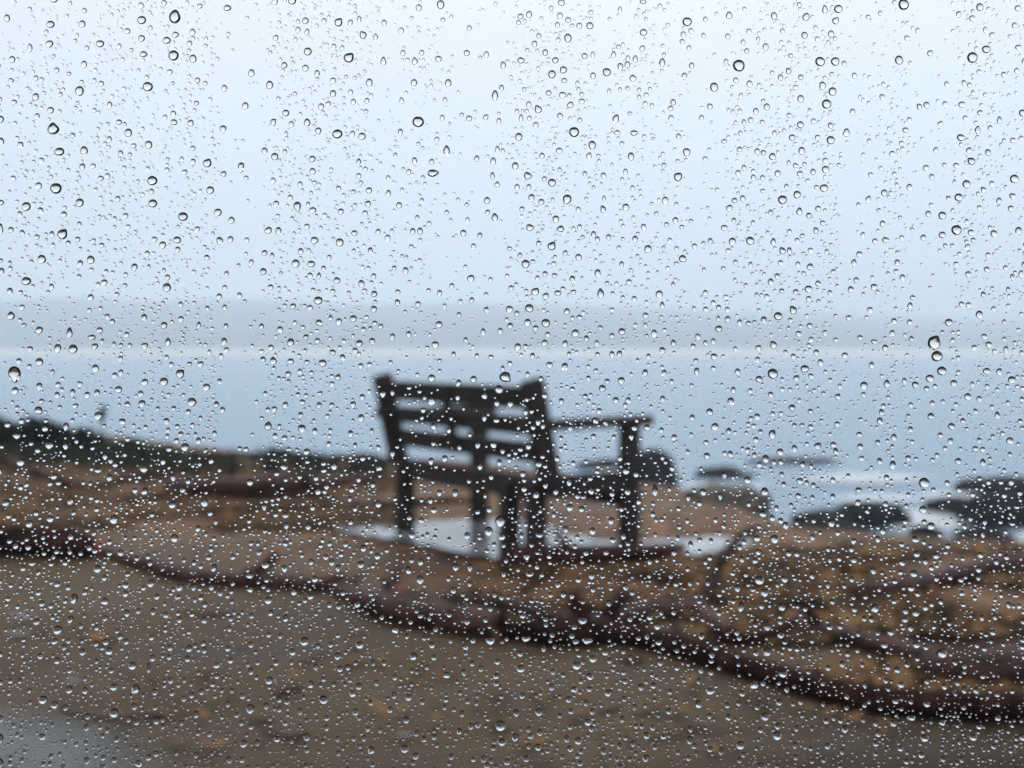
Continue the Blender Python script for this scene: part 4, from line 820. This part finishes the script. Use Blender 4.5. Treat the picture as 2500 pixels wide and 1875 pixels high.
(3,2): "36,172,54,54;109,82,44,48d;290,52,30,38;404,68,44,50;281,160,34,42;22,36,38,40;703,172,34,44;548,184,38,40d;945,175,52,48;1046,88,50,50;879,60,34,38;1263,90,34,42;1394,62,32,40d;1381,140,30,50;857,208,46,36l;1104,144,28,34;128,265,40,40;181,268,38,42;382,238,30,36;549,308,46,42a;394,306,28,42;675,376,36,48;859,325,48,42a;953,270,48,42;1079,282,44,40;1010,316,36,42;1366,276,38,40;1469,320,34,40;935,395,50,46;850,388,32,34;812,445,40,36;101,430,46,46;381,470,30,40;535,432,30,38;1083,428,34,36d;1171,420,32,38;1239,437,40,30;1353,423,30,36d;917,490,46,40;960,528,38,32;1247,524,42,34;1110,576,36,44a;546,550,32,30;624,546,30,34;86,610,46,52;234,622,32,40;686,618,52,54;553,626,38,38;949,648,46,50;879,692,40,40;616,686,30,38;663,690,32,44;807,576,34,34;1376,680,32,42;915,745,40,48;786,775,46,40;391,742,42,36;460,738,36,34;73,790,50,46;745,857,46,40;952,855,48,44;1014,870,36,38;577,785,30,36;1117,910,76,66a;1445,775,40,40;1390,880,38,36;1637,868,40,40;1638,825,34,34;1460,676,34,38;1165,717,32,34;12,905,40,56;509,914,34,38;573,892,30,34;650,920,30,40;383,1003,34,40;768,1000,36,36;828,1018,48,42a;891,983,38,38;1265,992,32,40;90,1043,56,46;211,1067,28,40;349,1103,32,36;620,1112,30,50;854,1112,42,42;1134,1123,40,40;1262,1145,36,54u;114,1143,42,40a;68,1225,40,42;206,1222,32,44;503,1187,34,42;818,1218,44,40;917,1220,32,42;1020,1238,46,40;1475,1175,38,36;618,1242,30,40;502,1260,32,36;352,1236,28,38;918,1328,62,36a;807,1360,46,44;1117,1358,44,42a;1258,1260,34,34;1480,1325,40,42;372,1347,40,38;57,1380,38,46a;493,1397,44,50;707,1427,38,50;179,1395,32,42;1358,1383,40,36;1005,1458,54,46;1318,1452,54,46;1638,1450,42,50;52,1442,60,56;169,1503,30,44;376,1509,38,40;692,1494,36,36;474,1543,32,44;850,1525,42,40a;987,1565,42,40;175,1580,32,42;888,1608,38,38;1453,1510,38,36;757,1086,34,38;1230,1480,30,44a;770,1140,34,32;1570,75,40,26;1528,125,32,34;1495,62,30,28;1000,193,34,32;1042,218,30,26;1250,300,30,26;1085,345,28,28;1468,468,28,30;1448,622,32,26;1330,555,32,30;1255,598,36,24;1460,565,26,26;235,690,26,32;400,750,20,22;510,855,26,30;1640,705,30,36;712,498,28,32;875,530,28,26;900,570,26,22;193,182,30,24;470,15,32,30;553,72,26,30;588,25,22,26;1590,540,56,22a;1480,1240,30,32;1572,1155,32,32;1570,1375,32,32;1563,1540,30,32;1315,1550,30,24;620,1560,28,30;690,1560,34,28;463,1640,34,30;355,1600,34,30;270,1525,32,30;610,1340,32,34;720,1268,32,26;1110,1265,28,26;1500,1105,28,28;1452,1050,26,28;450,885,26,28;102,840,34,28;220,880,22,32;222,928,24,32"}
PX = (PANE_D + .0045) / F_PX           # metres on the outer face per picture px
pane_rot = (-PITCH, 0, 0)
# pane frame: origin where the view axis meets the outer face; local x right, local z up, local y outwards
axis_dir = Vector((0, math.cos(PITCH), -math.sin(PITCH)))
pane_o = Vector((0, 0, CAM_H)) + axis_dir * (PANE_D + .004)
PM = Matrix.Translation(pane_o) @ Matrix.Rotation(-PITCH, 4, 'X')
me = box_mesh('window_pane', [((0, -.002, .012), (2 * WX - .006, .004, Z1 - Z0 - .012), None)], 0)
pane = link('window_pane', me, GLASS)
pane.matrix_world = PM
tag(pane, 'clear window pane spotted all over with raindrops', 'window')

def tip_angle(c_):
    return {'u': 90, 'd': -90, 'r': 0, 'l': 180, 'a': 55, 'b': 125, 'c': -50, 'e': -130}[c_]
def drop_template(seg, rings):
    th = np.arange(seg) * 2 * math.pi / seg
    rho = np.sin(np.linspace(0, 1, rings + 1)[1:] * math.pi / 2)
    faces_t = []
    for j in range(seg):
        faces_t.append((0, 1 + (j + 1) % seg, 1 + j))
    for k in range(rings - 1):
        a = 1 + k * seg
        for j in range(seg):
            j2 = (j + 1) % seg
            faces_t.append((a + j, a + seg + j2, a + seg + j)); faces_t.append((a + j, a + j2, a + seg + j2))
    nd = len(faces_t)
    # flat back: own ring of vertices and a centre
    base = 1 + rings * seg
    for j in range(seg):
        faces_t.append((base + seg, base + j, base + (j + 1) % seg))
    return th, rho, np.array(faces_t), nd, base + seg + 1
def drop_shape(w, h, tip, rg, th, rho, contact):
    """vertices (n,3) of one drop: x right, y outwards, z up; w,h in metres"""
    a, b_ = w / 2, h / 2
    r = 1 / np.sqrt((np.cos(th) / a) ** 2 + (np.sin(th) / b_) ** 2)
    irr = rg.choice((1, 1, 1.4, 2.0, 3.0)) if w < 20 * PX else .8
    r = r * (1 + irr * rg.uniform(.0, .035) * np.cos(2 * th + rg.uniform(0, 6.3)) + irr * rg.uniform(.0, .03) * np.cos(3 * th + rg.uniform(0, 6.3)) + rg.uniform(0, .015) * np.cos(5 * th + rg.uniform(0, 6.3)))
    if tip:
        t0 = R(tip_angle(tip)) + rg.uniform(-.2, .2)
        d = (th - t0 + math.pi) % (2 * math.pi) - math.pi
        r = r * (.95 + rg.uniform(.14, .24) * np.exp(-(d / .38) ** 2) - .06 * np.exp(-((np.abs(d) - .9) / .5) ** 2))
    ae = math.sqrt(a * b_)
    Rs = ae / math.sin(contact)
    sh = rg.uniform(.10, .26) * b_
    hgt = np.sqrt(np.maximum(Rs ** 2 - (rho * ae) ** 2, 0)) - Rs * math.cos(contact)
    top = Rs - Rs * math.cos(contact)
    vs = [np.array([[0, top, sh]])]
    for k in range(len(rho)):
        f = 1 - rho[k] ** 2
        vs.append(np.stack([rho[k] * r * np.cos(th), np.full(th.shape, hgt[k]), rho[k] * r * np.sin(th) + sh * f], 1))
    vs.append(np.stack([r * np.cos(th), np.zeros(th.shape), r * np.sin(th)], 1))
    vs.append(np.zeros((1, 3)))
    return np.concatenate(vs)

allD = []
for (tx, ty), s in DROPS.items():
    for q in s.split(';'):
        tip = ''
        if q[-1].isalpha(): tip, q = q[-1], q[:-1]
        x, y, w, h = [float(k) for k in q.split(',')]
        k = 625.0 / 1659.0
        allD.append((tx * 625 + x * k, ty * 625 + y * k, w * k, h * k, tip))
allD.sort(key=lambda d: -d[2] * d[3])
kept = []
for d in allD:                         # no two drops over each other
    if all(abs(d[0] - e_[0]) > .42 * (d[2] + e_[2]) or abs(d[1] - e_[1]) > .42 * (d[3] + e_[3]) for e_ in kept): kept.append(d)
allD = kept
GAP = .00002
rgd = random.Random(77)
def to_local(u, v): return (u - CX) * PX, -(v - CY) * PX
def contact_for(w): return R(min(72, 48 + w * .85))

# the 300 largest: a thing each
inframe = [d for d in allD if -4 < d[0] < 2504 and -4 < d[1] < 1879]
big_d = inframe[:300]
rest_d = [d for d in allD if d not in set(big_d)]
th, rho, FT, nd, nv = drop_template(28, 9)
def behind(u, v):
    if v < 735: return 'pale sky'
    if v < 850: return 'misty hills'
    bank = np.interp(u, [0, 150, 430, 900, 1340, 1640, 1700, 1870, 1950, 2500], [1022, 1040, 1118, 1125, 1130, 1115, 1185, 1240, 1250, 1165])
    if 905 < u < 1345 and 925 < v < 1170: return 'bench back'
    if v < bank: return 'grey water'
    if u < 950 and v < 1140: return 'shrubs'
    if 950 < u < 1600 and v < 1340: return 'bench legs'
    if u > 1870 and v < 1330: return 'wet rocks'
    if v < 1480 and (u < 950): return 'left branches'
    if v < 1480 and u > 1700: return 'leaf litter'
    return 'brown sand'
def shape_word(w, h, tip):
    if tip in ('u', 'a', 'b'): return 'teardrop shaped'
    if tip in ('d', 'c', 'e'): return 'downward pointed'
    if tip: return 'sideways pointed'
    if h > w * 1.16: return 'tall oval'
    if w > h * 1.14: return 'wide oval'
    return 'round'
ROWN = ['top', 'upper middle', 'lower middle', 'bottom']
COLN = ['far left', 'left', 'left of centre', 'right of centre', 'right', 'far right']
ORD = ['largest', 'second largest', 'third largest', 'fourth largest', 'fifth largest', 'sixth largest', 'seventh largest', 'eighth largest', 'ninth largest', 'tenth largest'] + [f'{k}th largest' for k in range(11, 60)]
cells = {}
for d in big_d:
    cells.setdefault((min(5, int(d[0] / 2500 * 6)), min(3, int(d[1] / 1875 * 4)), shape_word(d[2], d[3], d[4]), behind(d[0], d[1])), []).append(d)
for (cx_, cy_, sw, bh), ds in cells.items():
    for k, d in enumerate(ds):
        me_v = drop_shape(d[2] * PX, d[3] * PX, d[4], rgd, th, rho, contact_for(d[2]))
        me = np_mesh('raindrop', me_v, FT, [True] * nd + [False] * (len(FT) - nd))
        o = link('raindrop', me, WATER)
        lx, lz = to_local(d[0], d[1])
        o.matrix_world = PM @ Matrix.Translation((lx, GAP, lz))
        only = len(ds) == 1
        lb = ('' if only else ORD[k] + ' ') + f"{sw} raindrop over {bh}, {ROWN[cy_]} {COLN[cx_]} of pane"
        tag(o, lb, 'raindrop', 'raindrops on the window pane')

# the rest: thousands of small ones, as one thing nobody could count
def bands(u, v):
    """rain has run down in streaks: dense and sparse upright bands"""
    xs_ = [0, 20, 60, 115, 135, 195, 210, 235, 520, 545, 640, 655, 915, 935, 985, 1000, 1060, 1080, 1230, 1260, 1440, 1470, 1520, 1660, 1690, 1760, 1790, 2030, 2060, 2130, 2150, 2225, 2240, 2320, 2345, 2500]
    ws_ = [.5, .5, 1.2, 1.1, 1.3, .8, .3, 1.5, 1.4, .22, .25, 1.6, 1.5, .25, .5, .8, .8, .25, .25, 1.5, 1.5, .7, 1.1, 1.0, .35, .3, 1.3, 1.4, .3, .3, 1.2, 1.1, .25, .3, 1.5, 1.3]
    s = np.interp(u % 2500 if (u < 0 or u > 2500) else u, xs_, ws_)
    low = min(1, max(0, (v - 1150) / 300))
    s = s * (1 - .55 * low) + .55 * low * 1.15
    s *= .5 + 1.3 * max(0, .45 + noise.noise(Vector((u * .045, v * .0016, 3))) + .5 * noise.noise(Vector((u * .01, v * .008, 8))))
    return s * (.85 + .75 * min(1, max(0, (v - 900) / 500)))
cell = 24
grid = {}
def put(u, v, rad): grid.setdefault((int(u // cell), int(v // cell)), []).append((u, v, rad))
for d in allD: put(d[0], d[1], max(d[2], d[3]) * .5)
def free(u, v, rad):
    gi, gj = int(u // cell), int(v // cell)
    for i in range(gi - 1, gi + 2):
        for j in range(gj - 1, gj + 2):
            for a, b_, c_ in grid.get((i, j), ()):
                if (a - u) ** 2 + (b_ - v) ** 2 < (c_ + rad + .5) ** 2: return False
    return True
small = [d for d in rest_d]
def scatter(n, lo_u, hi_u, lo_v, hi_v, skip_frame, med, sig, wmin, wmax):
    got = 0; tries = 0
    while got < n and tries < n * 40:
        tries += 1
        u, v = rgd.uniform(lo_u, hi_u), rgd.uniform(lo_v, hi_v)
        if skip_frame and 0 < u < 2500 and 0 < v < 1875: continue
        if rgd.random() * 2.4 > bands(u, v): continue
        w = min(wmax, max(wmin, med * math.exp(rgd.gauss(0, sig))))
        asp = math.exp(rgd.gauss(.03, .12))
        if not free(u, v, w * .5): continue
        put(u, v, w * .5)
        small.append((u, v, w, w * asp, rgd.choice('uudceab') if rgd.random() < .22 else ''))
        got += 1
scatter(12500, -5, 2505, -5, 1880, False, 6.2, .40, 2.4, 14.0)
scatter(3200, -4300, 6800, -1500, 3300, True, 14, .3, 8, 28)
scatter(20000, -4300, 6800, -1500, 3300, True, 7.0, .34, 3.2, 13)
tm, ts, to = drop_template(20, 7), drop_template(12, 5), drop_template(10, 3)
VV, FF, SM = [], [], []
off = 0
for d in small:
    T = (tm if d[2] > 10 else ts) if -200 < d[0] < 2700 and -200 < d[1] < 2075 else (ts if d[2] > 10 else to)
    v_ = drop_shape(d[2] * PX, d[3] * PX, d[4], rgd, T[0], T[1], contact_for(d[2]) + R(rgd.uniform(-5, 5)))
    lx, lz = to_local(d[0], d[1])
    VV.append(v_ + np.array([[lx, GAP, lz]])); FF.append(T[2] + off)
    SM += [True] * T[3] + [False] * (len(T[2]) - T[3])
    off += len(v_)
fine_rain = link('rain_spatter', np_mesh('rain_spatter', np.concatenate(VV), np.concatenate(FF), SM), WATER)
fine_rain.matrix_world = PM
tag(fine_rain, 'fine spatter of tiny raindrops covering the whole pane', 'raindrops', kind='stuff')

# ------------------------------------------------------------------ rain haze over the bay
m = bpy.data.materials.new('rain haze'); m.use_nodes = True
t = m.node_tree; t.nodes.remove(t.nodes['Principled BSDF'])
pv = N(t, 'ShaderNodeVolumePrincipled')
pv.inputs['Color'].default_value = (.835, .91, .985, 1)
pv.inputs['Density'].default_value = 0.0020
pv.inputs['Anisotropy'].default_value = 0.5
t.links.new(pv.outputs[0], t.nodes['Material Output'].inputs['Volume'])
HAZE = m
tag(link('haze', box_mesh('haze', [((0, 1190, 57), (4240, 2800, 126), None)], 0), HAZE), 'thin rain haze over the bay', 'haze', kind='stuff')
